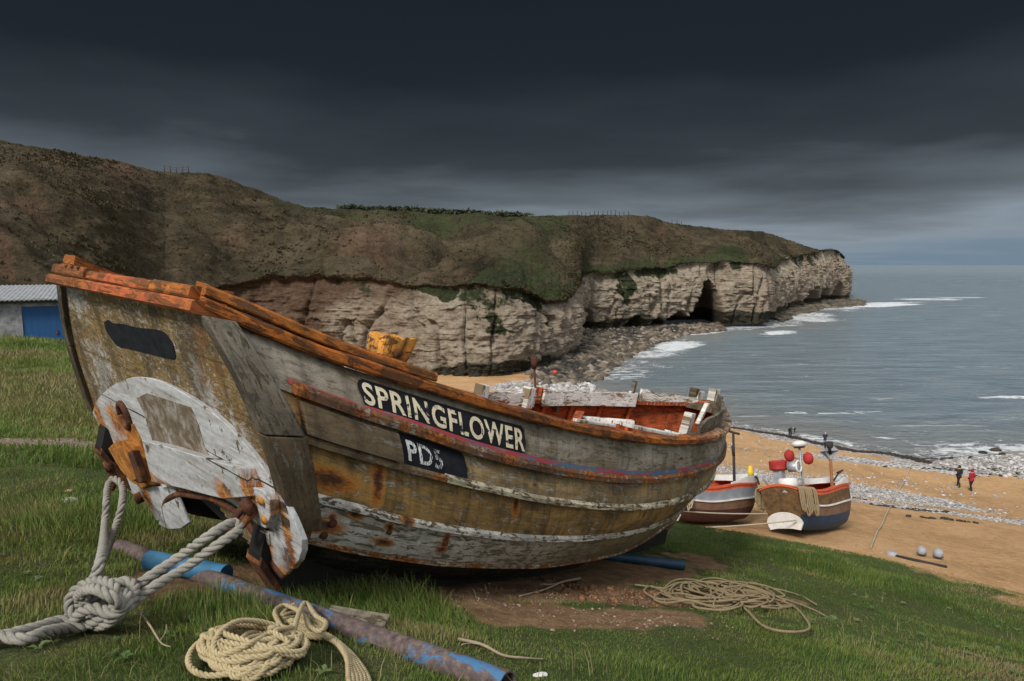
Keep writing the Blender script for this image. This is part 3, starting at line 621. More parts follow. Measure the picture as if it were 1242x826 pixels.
    moss = np.maximum.reduce([moss * np.where(st > 5, 1., .75), mz(592, 383, 22, 15, .85), mz(596, 400, 28, 8, .8), mz(640, 362, 40, 14, .8), mz(655, 368, 22, 16, .85), mz(668, 388, 9, 10, .6), mz(540, 356, 24, 10), mz(520, 350, 20, 8), np.where(front, mz(757, 345, 10, 24), 0), np.where(front, mz(800, 330, 26, 7, .8), 0)])
    brown = np.clip((1 - sstep(320, 470, U + 60 * n4)) + .75 * sstep(.6, .95, qq) * (1 - sstep(470, 560, U)) + .35 * sstep(.2, .6, n4), 0, 1)
    brown = np.where(far, np.maximum(brown, .30), brown)
    wetb = (1 - sstep(1.2, 4.2, Z - SEA + 2.2 * n4 + np.where(front, -1.2, 0))) * np.broadcast_to(sstep(250, 330, u_c), X.shape)
    mesh('cliff', Cn, gridfaces(nr, nc), M_cliff(), attrs=dict(moss=moss.ravel(), brown=brown.ravel(), wetband=wetb.ravel()))['kind'] = 'structure'
    # hillside from the rim up to the ridge and away behind it; to the left it runs down to the valley
    hb = np.array([unp(*h[0]) for h in HST]); hg = np.array([unp(*h[1]) for h in HST])
    LB = smoothpath(np.vstack([hb, Pr[:1]]), 50)[:-1]; LG = smoothpath(np.vstack([hg, Pg[:1]]), 50)[:-1]
    EB = np.vstack([LB, Pr]); EG = np.vstack([LG, Pg]); isl = np.r_[np.ones(len(LB)), np.zeros(len(Pr))]
    ncol = len(EB); nr = 190; w = np.linspace(0, 1, nr)[:, None, None]
    Hs = EB[None] * (1 - w) + EG[None] * w; ww = np.broadcast_to(w[..., 0], Hs.shape[:2])
    X, Y, Z = Hs[..., 0], Hs[..., 1], Hs[..., 2]; pj = proj(Hs); U, V_ = pj[..., 0], pj[..., 1]
    span = np.broadcast_to(np.linalg.norm(EG - EB, axis=1), X.shape); env = np.sin(np.pi * np.clip(ww, 0, 1)) ** .6
    P3 = np.stack([X, Y, Z], -1)
    g1 = fbm(P3 * .022, 4, 101); g2 = fbm(P3 * .075, 4, 103); g3 = fbm(np.stack([X * .3, Y * .3, Z * .5], -1), 5, 105, .6)
    rid = 1 - np.abs(fbm(np.stack([X * .035, Y * .035, Z * .01], -1), 3, 107)) * 2.2
    dz = env * np.minimum(span / 45, 1.2) * (4.6 * g1 + 2.8 * g2 - 4.2 * sstep(.35, 1, rid)) + .5 * g3 * np.minimum(env * 2, 1)
    terr = np.sin((Z + 2.2 * g2 + X * .05) * 2 * np.pi / 2.6) * .28 * env   # sheep terracettes
    def bump_(u0, v0, a, b, amp): return amp * np.exp(-(((U - u0) / a) ** 2 + ((V_ - v0) / b) ** 2))
    lo = np.broadcast_to((np.r_[np.full(len(LB), -1.), st] < 10.2), X.shape)
    dz = dz + terr + np.where(lo, bump_(445, 300, 70, 22, 3.2) + bump_(560, 318, 90, 12, 1.5) - bump_(650, 318, 26, 30, 3.0) - bump_(300, 290, 60, 20, 1.8), 0) - bump_(735, 290, 20, 22, 2.0) * (~lo)
    topfade = 1 - sstep(.9, 1., ww); dz = dz * topfade + (1 - topfade) * (.55 * g3 + .25 * g2)
    Hn = Hs.copy(); Hn[..., 2] += np.where(np.broadcast_to(w[..., 0] == 0, X.shape), 0, dz)
    # plateau behind the ridge, falling gently
    back = []
    for k_, (dd, dzz) in enumerate([(3, -.15), (12, -.9), (40, -2.2), (110, -6), (240, -16)]):
        dirv = np.stack([-.35 * np.ones(ncol), .94 * np.ones(ncol), np.zeros(ncol)], -1)
        fr = np.where(np.arange(ncol) > ncol - 260, np.linspace(1, .12, 260)[np.clip(np.arange(ncol) - (ncol - 260), 0, 259)], 1)[:, None]
        b = EG + dirv * dd * fr; b[:, 2] += dzz * (.4 + .6 * fr[:, 0]); back.append(b)
    sk = EB + np.where(np.r_[np.ones(len(LB)), np.zeros(len(Pr))][:, None] > .5, [0, 2., -16.], [-6., 34., -2.]); Hn = np.concatenate([sk[None], Hn, np.array(back)]); nrt = len(Hn)
    pad = lambda a, vv=0.: np.concatenate([a[:1], a, np.full((nrt - nr - 1, ncol), vv)])
    topband = sstep(.62, .9, ww + .2 * g1) * np.where(U < 330, .05, np.where(U < 690, .52, .18))
    lowband = .8 * (1 - sstep(.06, .28, ww + .2 * g1)) * sstep(420, 640, U)
    mid = .42 * np.exp(-(((U - 560) / 150) ** 2 + ((V_ - 290) / 14) ** 2)) + .8 * np.exp(-(((U - 640) / 60) ** 2 + ((V_ - 320) / 22) ** 2)) + .8 * np.exp(-(((U - 880) / 40) ** 2 + ((V_ - 306) / 8) ** 2))
    green = np.clip(np.maximum.reduce([topband, lowband, mid]) + .15 * g1, 0, 1)
    def ez(u0, v0, a, b, amp=1.): return amp * np.exp(-(((U - u0) / a) ** 2 + ((V_ - v0) / b) ** 2))
    earth = np.maximum.reduce([ez(445, 302, 62, 22, .8), ez(140, 208, 34, 16, .95), ez(80, 200, 40, 12, .6), ez(20, 240, 50, 12, .75), ez(270, 268, 60, 14, .65), ez(0, 285, 24, 30, .8), ez(560, 320, 80, 10, .6), ez(800, 278, 16, 9, .95), ez(705, 290, 30, 16, .55), ez(890, 288, 34, 7, .75), ez(830, 282, 26, 6, .6), ez(1010, 307, 14, 5, .8), .35 + .25 * g1 * 2 * (U < 420) - .15 * (U > 420)])
    mesh('hill', Hn, gridfaces(nrt, ncol), M_hill(), attrs=dict(green=pad(green, .7).ravel(), earth=pad(np.clip(earth, 0, 1)).ravel()))['kind'] = 'structure'
    # tussocks and bracken over the slope, turf hanging at the cliff's rim
    HH = Hn[1:nr + 1]; n = 24000
    cw = np.interp(np.arange(ncol), [0, ncol], [1, 1]) / np.maximum(EB[:, 1], 60) ** .5; seg_ = np.r_[np.linalg.norm(np.diff(EB, axis=0), axis=1), 0] + 1e-3; pc = cw * seg_ * np.linalg.norm(EG - EB, axis=1); pc /= pc.sum()
    ci = rng.choice(ncol - 1, n, p=pc[:-1] / pc[:-1].sum()); ri = rng.random(n) * (nr - 2); nrim = 5000
    ci[:nrim] = rng.choice(np.arange(len(LB), ncol - 1), nrim); ri[:nrim] = rng.random(nrim) ** 2 * 7
    r0 = ri.astype(int); fr_ = (ri - r0)[:, None]; fc_ = rng.random(n)[:, None]
    P = (HH[r0, ci] * (1 - fr_) + HH[r0 + 1, ci] * fr_) * (1 - fc_) + (HH[r0, ci + 1] * (1 - fr_) + HH[r0 + 1, ci + 1] * fr_) * fc_
    dens = fbm(P * .09, 4, 131); keepm = (dens + .3 * rng.normal(size=n) > -.1); keepm[:nrim] = True; P = P[keepm]; rimm = (np.arange(n) < nrim)[keepm]; dn = dens[keepm]; n = len(P)
    s = rng.uniform(.14, .48, n) * (1 + .5 * (dn > .2)); s[rimm] *= 1.0
    m = 6; a = rng.uniform(0, 6.283, (n, m)); rad = s[:, None] * rng.uniform(.2, .75, (n, m)); hh_ = s[:, None] * rng.uniform(.35, 1., (n, m)) * .75
    b0 = P[:, None] + np.stack([np.cos(a) * rad, np.sin(a) * rad, -.1 + 0 * a], -1); wv_ = np.stack([-np.sin(a), np.cos(a), 0 * a], -1) * (s[:, None, None] * .42)
    tip = P[:, None] + np.stack([np.cos(a) * rad * 1.7, np.sin(a) * rad * 1.7, hh_], -1); tip[rimm] += np.array([.05, -.15, -.2]) * s[rimm][:, None, None]
    V = np.stack([b0 - wv_, b0 + wv_, tip], 2).reshape(-1, 3); Fc = np.arange(len(V)).reshape(-1, 3)
    k = NT('tussock_and_bracken', .95, .1); t_ = k.attr('tint'); k.col(k.ramp(t_, [(0, (.024, .028, .012)), (.35, (.056, .048, .025)), (.6, (.085, .064, .038)), (.8, (.10, .066, .042)), (1, (.14, .11, .07))]))
    tint = np.clip(.52 + .40 * fbm(P * .05, 4, 133) + rng.normal(0, .10, n) - .04 * rimm - .14 * ((P[:, 0] > 5) & ~rimm), 0, 1)
    mesh('hillside_scrub', V, Fc, k.m, smooth=False, attrs=dict(tint=np.repeat(tint, m * 3)))['kind'] = 'stuff'
    return EG, Hn[nr]
RIDGE_S, RIDGE = build_headland()
RU = proj(RIDGE)[:, 0]
def ridge_at(u):
    i = int(np.argmin(np.abs(RU - u))); return RIDGE[i]

# fences on the skyline, hedge line, all of them tiny
m_fpost = simple('dark_weathered_fence_post', (.05, .042, .032), .9, .3, 3, 0)
def skyline_fence(u0, u1, n, h, label):
    a = ridge_at(u0); t = empty('fence', tuple(a)); tag(t, label, 'fence')
    tops = []
    for i in range(n):
        p = ridge_at(u0 + (u1 - u0) * i / (n - 1)) + np.array([0, -.1, 0]); hh = h * random.uniform(.85, 1.15)
        V, f = tube([p - a - [0, 0, .4], p - a + [random.uniform(-.08, .08), 0, hh]], [.1, .085], 6)
        mesh('post', V, f, m_fpost, t); tops.append(p - a + [0, 0, hh * .85])
    mb = MBuild()
    for dzz in (0, -.45): mb.add(*tube(np.array(tops) + [0, 0, dzz], .02, 4))
    mb.build('wire', m_fpost, t)
skyline_fence(690, 762, 15, 1.25, 'thin post and wire fence on the skyline above the middle of the cliff')
skyline_fence(200, 228, 5, 1.2, 'short run of fence posts on the hill skyline at the left')
skyline_fence(815, 826, 3, 1.1, 'three fence posts on the skyline just right of the summit')
def hedge():
    vv = []; ff = []; n = 0; a0 = ridge_at(430)
    for i in range(420):
        u = random.uniform(415, 640) if i % 3 else random.uniform(500, 625); p = ridge_at(u); hgt = .25 + .65 * random.random() ** 2 * (1 if u > 490 else .5)
        for j in range(16):
            c = p - a0 + np.array([random.gauss(0, .7), random.gauss(.6, .5), random.random() ** .7 * hgt]); s = .22 + .25 * random.random()
            q = rng.normal(size=(3, 3)) * s; vv.append(c + q); ff.append((n, n + 1, n + 2)); n += 3
    o = mesh('hedge', np.concatenate(vv), np.array(ff), simple('dark_hedge_leaves', (.045, .052, .026), .95, .5, .4, 0), smooth=False, loc=tuple(a0))
    tag(o, 'low dark ragged hedge along the clifftop field edge', 'hedge')
hedge()

# ------------------------------------------------------------------ rocks, shingle, weed
def rockset(name, pts, sizes, mat, flat=.6, sub=1):
    import bmesh
    bm = bmesh.new(); bmesh.ops.create_icosphere(bm, subdivisions=sub, radius=1); bm.verts.ensure_lookup_table()
    bv = np.array([v.co[:] for v in bm.verts]); bf = np.array([[v.index for v in f.verts] for f in bm.faces]); bm.free()
    n = len(pts); nv = len(bv)
    S = sizes[:, None] * rng.uniform(.6, 1.35, (n, 3)); S[:, 2] *= flat; a = rng.uniform(0, 6.28, n)
    V = bv[None] * (1 + .26 * rng.normal(size=(n, nv, 1)).clip(-1.6, 1.6)) * S[:, None]
    x = V[..., 0] * np.cos(a)[:, None] - V[..., 1] * np.sin(a)[:, None]; y = V[..., 0] * np.sin(a)[:, None] + V[..., 1] * np.cos(a)[:, None]
    V = np.stack([x, y, V[..., 2]], -1) + pts[:, None]
    Fc = bf[None] + (np.arange(n) * nv)[:, None, None]
    rnd = np.repeat(rng.random(n), nv)
    o = mesh(name, V, Fc.reshape(-1, 3), mat, smooth=False, attrs=dict(rnd=rnd)); o['kind'] = 'stuff'; return o
def rockmat(name, stops, wet=0):
    k = NT(name, .85 - wet, .3); r = k.attr('rnd'); v = k.pos(); n = k.noise(v, 1.7, 5, .7)
    k.col(k.ramp(k.math('ADD', k.math('MULTIPLY', r, .75), k.math('MULTIPLY', n, .25)), stops)); k.bump(n, .6, .1); return k.m
def scatter_px(n, uv_poly, z=None):
    """random ground points whose picture of the shore platform falls in a plan polygon"""
    P = np.array([unp(u, v, 1.0) for u, v in uv_poly]); P = P * (SEA + .3) / P[:, 2:3]; P = P[:, :2]
    out = []
    lo, hi = P.min(0), P.max(0)
    while len(out) < n:
        q = rng.uniform(lo, hi, (4 * n, 2)); c = np.zeros(len(q), bool)
        for i in range(len(P)):
            a, b = P[i], P[(i + 1) % len(P)]
            m = ((a[1] > q[:, 1]) != (b[1] > q[:, 1])) & (q[:, 0] < (b[0] - a[0]) * (q[:, 1] - a[1]) / (b[1] - a[1] + 1e-12) + a[0]); c ^= m
        out += list(q[c])
    return np.array(out[:n])
def rocks_in(name, n, poly, smin, smax, mat, z0=SEA + .15, flat=.6, gamma=2.2, clump=0.):
    q = scatter_px(n if not clump else int(n * 2.2), poly)
    if clump:
        m = fbm(p2(q[:, 0], q[:, 1], .11), 3, int(smax * 100)) > clump * .3 - .1; q = q[m][:n]
    s = smin + (smax - smin) * rng.random(len(q)) ** gamma
    d = shore_d(q[:, 0], q[:, 1]); z = np.maximum(height(q[:, 0], q[:, 1], False), SEA - .15) + s * .1
    z = np.where(d < 0, SEA - .1, z); return rockset(name, np.c_[q, z], s, mat, flat)
ROCKPOLY = [(640, 452), (668, 432), (700, 412), (706, 400), (760, 398), (830, 395), (872, 394), (880, 400), (838, 404), (800, 414), (770, 428), (745, 444), (728, 458), (690, 466), (650, 470)]
rm_tan = rockmat('tan_chalk_boulders', [(0, (.025, .021, .015)), (.4, (.075, .06, .042)), (.75, (.15, .12, .088)), (1, (.30, .26, .21))])
rm_dark = rockmat('weed_covered_boulders', [(0, (.010, .010, .010)), (.6, (.022, .020, .018)), (1, (.06, .05, .035))], .25)
rocks_in('rocks', 9500, ROCKPOLY, .16, 1.15, rm_tan, gamma=3.2)
rocks_in('weedy_rocks', 3600, [(650, 446), (690, 426), (706, 404), (760, 399), (852, 396), (850, 401), (790, 408), (740, 425), (725, 440), (700, 452), (660, 460)], .2, 1.1, rm_dark, clump=.8, gamma=2)
rocks_in('headland_rocks', 1500, [(938, 386), (950, 374), (985, 367), (1030, 362), (1050, 364), (1046, 370), (1000, 374), (962, 382), (950, 390)], .5, 2.0, rockmat('dark_ledge_rock', [(0, (.03, .027, .02)), (.6, (.09, .075, .052)), (1, (.17, .145, .105))]), flat=.35)
chalk = rockmat('white_chalk_cobbles', [(0, (.09, .08, .07)), (.45, (.27, .255, .24)), (1, (.52, .50, .48))])
rocks_in('chalk_rocks', 2600, [(1130, 560), (1170, 552), (1225, 549), (1300, 553), (1330, 592), (1242, 588), (1190, 578)], .06, .26, chalk, gamma=2.5)
rocks_in('chalk_boulders', 900, [(612, 472), (640, 462), (690, 464), (722, 462), (716, 478), (680, 486), (640, 486)], .15, .7, chalk, gamma=2.5)
def stones_on_sand(name, n, ell, smin, smax, mat):
    pts = []
    for u, v, Y, a, b, ang in ell:
        c = unp(u, v, Y); m = n // len(ell); r = np.sqrt(rng.random(m)); th = rng.uniform(0, 6.28, m)
        x = r * a * np.cos(th) + rng.normal(0, a * .08, m); y = r * b * np.sin(th) + rng.normal(0, b * .25, m)
        pts.append(np.c_[c[0] + x * math.cos(ang) - y * math.sin(ang), c[1] + x * math.sin(ang) + y * math.cos(ang)])
    q = np.concatenate(pts); s = smin + (smax - smin) * rng.random(len(q)) ** 2.5
    return rockset(name, np.c_[q, height(q[:, 0], q[:, 1]) + s * .15], s, mat, .55)
stones_on_sand('shingle', 7200, [(985, 600, 45, 9, 2.5, R(-14)), (1200, 628, 38, 8, 1.1, R(-22)), (1000, 594, 47, 6, 2.2, R(-14)), (900, 575, 48, 5, 2.2, R(-8)), (1040, 605, 43, 4, 2, R(-14)), (1240, 634, 37, 6, 1.0, R(-22))], .03, .09, chalk)
stones_on_sand('beach_stones', 700, [(960, 560, 58, 16, 6, R(-20)), (1110, 592, 50, 6, 4, 0), (1180, 615, 42, 8, 3, R(-20)), (920, 545, 62, 6, 5, R(-20)), (1120, 612, 43, 5, 1.2, R(-20))], .04, .16, chalk)
def weed():
    pts = []
    line = smoothpath([np.array(unp(*q)) for q in [(880, 519, 74), (905, 523, 73), (940, 530, 71), (970, 536, 69), (1000, 543, 66.5), (1040, 549, 64.5), (1085, 554, 63), (1130, 561, 60)]], 30)
    for p in line:
        p = p + np.array([0, 1.6, 0]) * float(fbm(np.array([[p[0] * .22, 0, 0.]]), 3, 77)[0]); 
        for j in range(int(16 * rng.random() ** .5)): pts.append([p[0] + rng.normal(0, .35), p[1] + rng.normal(0, .22)])
    for (u, v, Y, n, a, b) in [(1120, 627, 38.5, 46, .7, .2), (1035, 619, 41, 14, .3, .12), (1072, 626, 39, 16, .3, .12), (1150, 642, 35, 22, 1.0, .08), (1190, 570, 57, 90, 3, .4), (1235, 577, 55, 50, 2, .3), (1140, 557, 62, 60, 2, .4)]:
        c = unp(u, v, Y)
        for j in range(n): pts.append([c[0] + rng.normal(0, a), c[1] + rng.normal(0, b)])
    q = np.array(pts); s = .06 + .12 * rng.random(len(q)); rockset('seaweed', np.c_[q, height(q[:, 0], q[:, 1]) + s * .2], s, rockmat('black_wet_seaweed', [(0, (.010, .009, .007)), (1, (.045, .033, .02))], .3), .4)
weed()
# dark rocks awash at the right
for (u, v, Y, s, lab) in [(1192, 549, 66, .34, 'dark rounded boulder awash at the water edge, nearer the cobbles'), (1208, 546, 68, .42, 'flat tan boulder awash just beyond the cobbles'), (1216, 551, 65, .26, 'small dark boulder awash right of the flat tan one')]:
    c = unp(u, v, Y); c = c * (SEA + .05) / c[2]; import bmesh
    bm = bmesh.new(); bmesh.ops.create_icosphere(bm, subdivisions=3, radius=s); V = np.array([w_.co[:] for w_ in bm.verts]); Fc = [[w_.index for w_ in f.verts] for f in bm.faces]; bm.free()
    V = V * (1 + .35 * fbm(V * 1.9 + u, 3, 5)[:, None]) * [1.3, .9, .55]
    tag(mesh('boulder', V, Fc, rm_dark if 'dark' in lab else rm_tan, loc=tuple(c)), lab, 'boulder')
c = unp(673, 452, 108); bm = bmesh.new(); bmesh.ops.create_uvsphere(bm, u_segments=12, v_segments=8, radius=.42); V = np.array([w_.co[:] for w_ in bm.verts]); Fc = [[w_.index for w_ in f.verts] for f in bm.faces]; bm.free()
fl = tag(empty('float', tuple(c)), 'small red float lying among the boulders under the cliff', 'float')
mesh('ball', V, Fc, simple('red_float', (.5, .05, .03), .5, .2), fl); mesh('eye', *tube(np.array([[.40 + .1 * math.cos(a), 0, .1 * math.sin(a)] for a in np.linspace(0, 6.28, 12)]), .03, 5), M['rust'], fl)

# ------------------------------------------------------------------ hut
def hut():
    A0 = unp(-34, 396, 25.2); B0 = unp(80, 420, 26.6); d = B0 - A0; d[2] = 0; d /= np.linalg.norm(d); n = np.array([-d[1], d[0], 0]); 
    if n[1] < 0: n = -n
    c = unp(24, 408, 25.9); zb = -3.45
    t = empty('hut', (c[0], c[1], zb)); tag(t, 'low white concrete hut with a blue door and corrugated roof', 'hut')
    ang = math.atan2(d[1], d[0]); t.rotation_euler = (0, 0, ang)
    k = NT('grimy_white_render', .9, .15); v = k.co(); nn = k.noise(v, 3, 7, .7); blkx = k.sep(v)
    jx = k.math('LESS_THAN', k.math('FRACT', k.math('MULTIPLY', blkx[2], 4.4)), .05); jy = k.math('LESS_THAN', k.math('FRACT', k.math('MULTIPLY', blkx[0], 2.2)), .03)
    cc = k.ramp(nn, [(.35, (.09, .09, .088)), (.5, (.21, .213, .215)), (.65, (.31, .315, .315))]); cc = k.mix(k.math('MULTIPLY', k.math('MAXIMUM', jx, jy), .4), cc, (.12, .12, .115)); k.col(cc); wm = k.m
    def U(px):  # along the wall, in metres from the hut's origin
        r = ray(px, 400); a_ = np.array([[r[0], -d[0]], [r[1], -d[1]]]); s = np.linalg.solve(a_, np.array([c[0], c[1]])); return s[1]
    x0, x1 = U(28), U(82)
    top = unp(40, 367, 26)[2] - zb; dtop = unp(50, 372, 26)[2] - zb
    L0, L1 = -7., x1 + .55
    mb = MBuild(); th = .2
    mb.add(*boxgeo(((L0 + x0) / 2, th / 2, top / 2), (x0 - L0, th, top))); mb.add(*boxgeo(((x1 + L1) / 2, th / 2, top / 2), (L1 - x1, th, top)))
    mb.add(*boxgeo(((x0 + x1) / 2, th / 2, (top + dtop) / 2), (x1 - x0 - .004, th - .004, top - dtop)))
    for x in (L0, L1): mb.add(*boxgeo((x + (th / 2 if x < 0 else -th / 2), 2.2, top / 2), (th - .006, 4.0, top)))
    mb.add(*boxgeo((0 + (L0 + L1) / 2, 4.3, top / 2 + .2), (L1 - L0, th, top + .4))); mb.build('wall', wm, t)
    k = NT('chalky_blue_door', .6, .3); v = k.co(); c2 = k.mix(k.noise(k.sc(v, (6, 1, .8)), 1, 5, .6), (.010, .055, .155), (.016, .08, .20))
    seam = k.math('LESS_THAN', k.math('FRACT', k.math('MULTIPLY', k.sep(v)[0], 5)), .05); k.col(k.mix(seam, c2, (.008, .04, .11)))
    dr = mesh('door', *boxgeo(((x0 + x1) / 2, .06, dtop / 2), (x1 - x0 - .01, .05, dtop - .004)), k.m, t, smooth=False)
    mesh('handle', *boxgeo((x1 - .35, .015, dtop * .45), (.05, .05, .18)), M['rust'], dr, smooth=False)
    nx, ny = 260, 10; xs = np.linspace(L0 - .25, L1 + .3, nx); ys = np.linspace(-.35, 4.7, ny); Xg, Yg = np.meshgrid(xs, ys)
    Zg = top + .10 + .09 * (Yg + .35) + .022 * np.sin(Xg * 2 * np.pi / .15)
    V = np.stack([Xg, Yg, Zg], -1).reshape(-1, 3); f = gridfaces(ny, nx); V2 = np.r_[V, V - [0, 0, .03]]
    f2 = np.r_[f, f + len(V)]; e = np.arange(nx - 1); f2 = np.r_[f2, np.stack([e, e + 1, e + 1 + len(V), e + len(V)], -1)]
    mesh('roof', V2, f2, simple('grey_corrugated_sheet', (.28, .29, .30), .6, .4, 4, .1), t)
    mesh('fascia', *boxgeo(((L0 + L1) / 2, -.08, top + .045), (L1 - L0 + .4, .05, .13)), simple('dark_fascia', (.10, .09, .08), .8), t, smooth=False)
hut()

# ------------------------------------------------------------------ sky and light
def sky():
    w = bpy.data.worlds.new('World'); scene.world = w; w.use_nodes = True; t = w.node_tree; t.nodes.clear()
    k = NT.__new__(NT); k.t = t
    out = t.nodes.new('ShaderNodeOutputWorld'); bg = t.nodes.new('ShaderNodeBackground'); t.links.new(bg.outputs[0], out.inputs[0])
    st = t.nodes.new('ShaderNodeTexSky'); st.sky_type = 'NISHITA'; st.sun_disc = False; st.sun_elevation = R(46); st.sun_rotation = R(200)
    STR = .1; bg.inputs[1].default_value = STR
    v = k.co('Generated'); s = k.sep(v); z = k.math('MAXIMUM', s[2], 0.)
    inv = k.math('DIVIDE', 1., k.math('ADD', z, .07)); pl = k.comb(k.math('MULTIPLY', s[0], inv), k.math('MULTIPLY', s[1], inv), 0.)
    n1 = k.noise(k.sc(pl, (.5, .62, 1)), 1, 5, .52, .2); n2 = k.noise(k.sc(v, (1.9, 1.9, 10)), 1, 5, .5, .4); n3 = k.noise(k.sc(v, (1.3, 1.3, 4.5)), 1, 3, .5)
    e = k.math('ADD', z, k.math('ADD', k.math('MULTIPLY', k.math('SUBTRACT', n1, .5), .12), k.math('ADD', k.math('MULTIPLY', k.math('SUBTRACT', n2, .5), .10), k.math('MULTIPLY', k.math('SUBTRACT', n3, .5), .16))))
    q = 1.0 / STR
    def cl(a): return tuple(x * q for x in a)
    c = k.ramp(e, [(0., SKYC[0]), (.05, SKYC[1]), (.10, SKYC[2]), (.17, SKYC[3]), (.26, SKYC[4]), (.40, SKYC[5])])
    # the storm bank stands over the sea ahead; behind and overhead the overcast is bright
    ahead = k.math('SUBTRACT', s[1], k.math('MULTIPLY', k.math('MAXIMUM', k.math('SUBTRACT', s[2], .36), 0.), 2.6))
    bank = k.step(ahead, -.05, .45)
    bright = k.mix(k.step(n3, .3, .7), OVER[0], OVER[1])
    c = k.mix(bank, bright, c)
    c = k.vm('SCALE', c, None) if False else k.vm('MULTIPLY', c, (q, q, q))
    k.L(k.mix(.994, st.outputs[0], c), bg.inputs[0])
SKYC = [(.066, .093, .122), (.094, .113, .133), (.050, .059, .068), (.0135, .0168, .0202), (.0046, .0062, .0080), (.0034, .0047, .0061)]
OVER = [(.28, .295, .32), (.40, .415, .435)]
sky()
sun = bpy.data.lights.new('sun', 'SUN'); sun.energy = 1.5; sun.angle = R(14); sun.color = (1, .95, .88)
so = bpy.data.objects.new('sun', sun); COL.objects.link(so)
so.rotation_euler = Vector((.38, .62, -.69)).to_track_quat('-Z', 'Y').to_euler()
cam = bpy.data.cameras.new('camera'); cam.sensor_width = 36; cam.lens = 24; cam.clip_start = .05; cam.clip_end = 60000
cmo = bpy.data.objects.new('camera', cam); COL.objects.link(cmo); cmo.rotation_euler = (R(90) - PIT, 0, 0); scene.camera = cmo
vs = scene.view_settings; vs.view_transform = 'Standard'; vs.look = 'None'; vs.gamma = 1; vs.exposure = 1.33
try: vs.use_curve_mapping = False
except Exception: pass

# ------------------------------------------------------------------ the old wooden boat
SC = 1.15
th, tau, rol = R(50), R(12.5), R(4.5)
ax_a = np.array([math.cos(th) * math.cos(tau), math.sin(th) * math.cos(tau), -math.sin(tau)])
_s0 = np.array([math.sin(th), -math.cos(th), 0]); _u0 = np.cross(_s0, ax_a); _u0 = _u0 if _u0[2] > 0 else -_u0
ax_s = _s0 * math.cos(rol) - _u0 * math.sin(rol); ax_u = _u0 * math.cos(rol) + _s0 * math.sin(rol)
_A = unp(248, 372, 2.7); BC = _A - .86 * ax_s
MB3 = np.stack([ax_a, ax_s, ax_u], 1)
X0, H0 = 3.0, -1.78                                # keel, amidships: the boat's own origin
def toW(p): return (BC + np.asarray(p, float) @ MB3.T) * SC
def fromW(P): return (np.asarray(P, float) / SC - BC) @ MB3
def LB(p):
    p = np.asarray(p, float); return np.stack([(p[..., 0] - X0) * SC, -p[..., 1] * SC, (p[..., 2] - H0) * SC], -1)
boat = bpy.data.objects.new('fishing_boat', None); COL.objects.link(boat)
boat.matrix_world = Matrix.Translation(Vector(toW([X0, 0, H0]))) @ Matrix([list(r) for r in np.stack([ax_a, -ax_s, ax_u], 1)]).to_4x4()
tag(boat, 'large weathered wooden fishing boat with peeling paint hauled out on the grass', 'boat')
def herm(kn):
    X = np.array([k[0] for k in kn], float); Yk = np.array([k[1] for k in kn], float); m = np.gradient(Yk, X)
    def f(x):
        x = np.clip(np.asarray(x, float), X[0], X[-1]); i = np.clip(np.searchsorted(X, x) - 1, 0, len(X) - 2); h = X[i + 1] - X[i]; t = (x - X[i]) / h
        return (2 * t**3 - 3 * t**2 + 1) * Yk[i] + (t**3 - 2 * t**2 + t) * h * m[i] + (-2 * t**3 + 3 * t**2) * Yk[i + 1] + (t**3 - t**2) * h * m[i + 1]
    return f
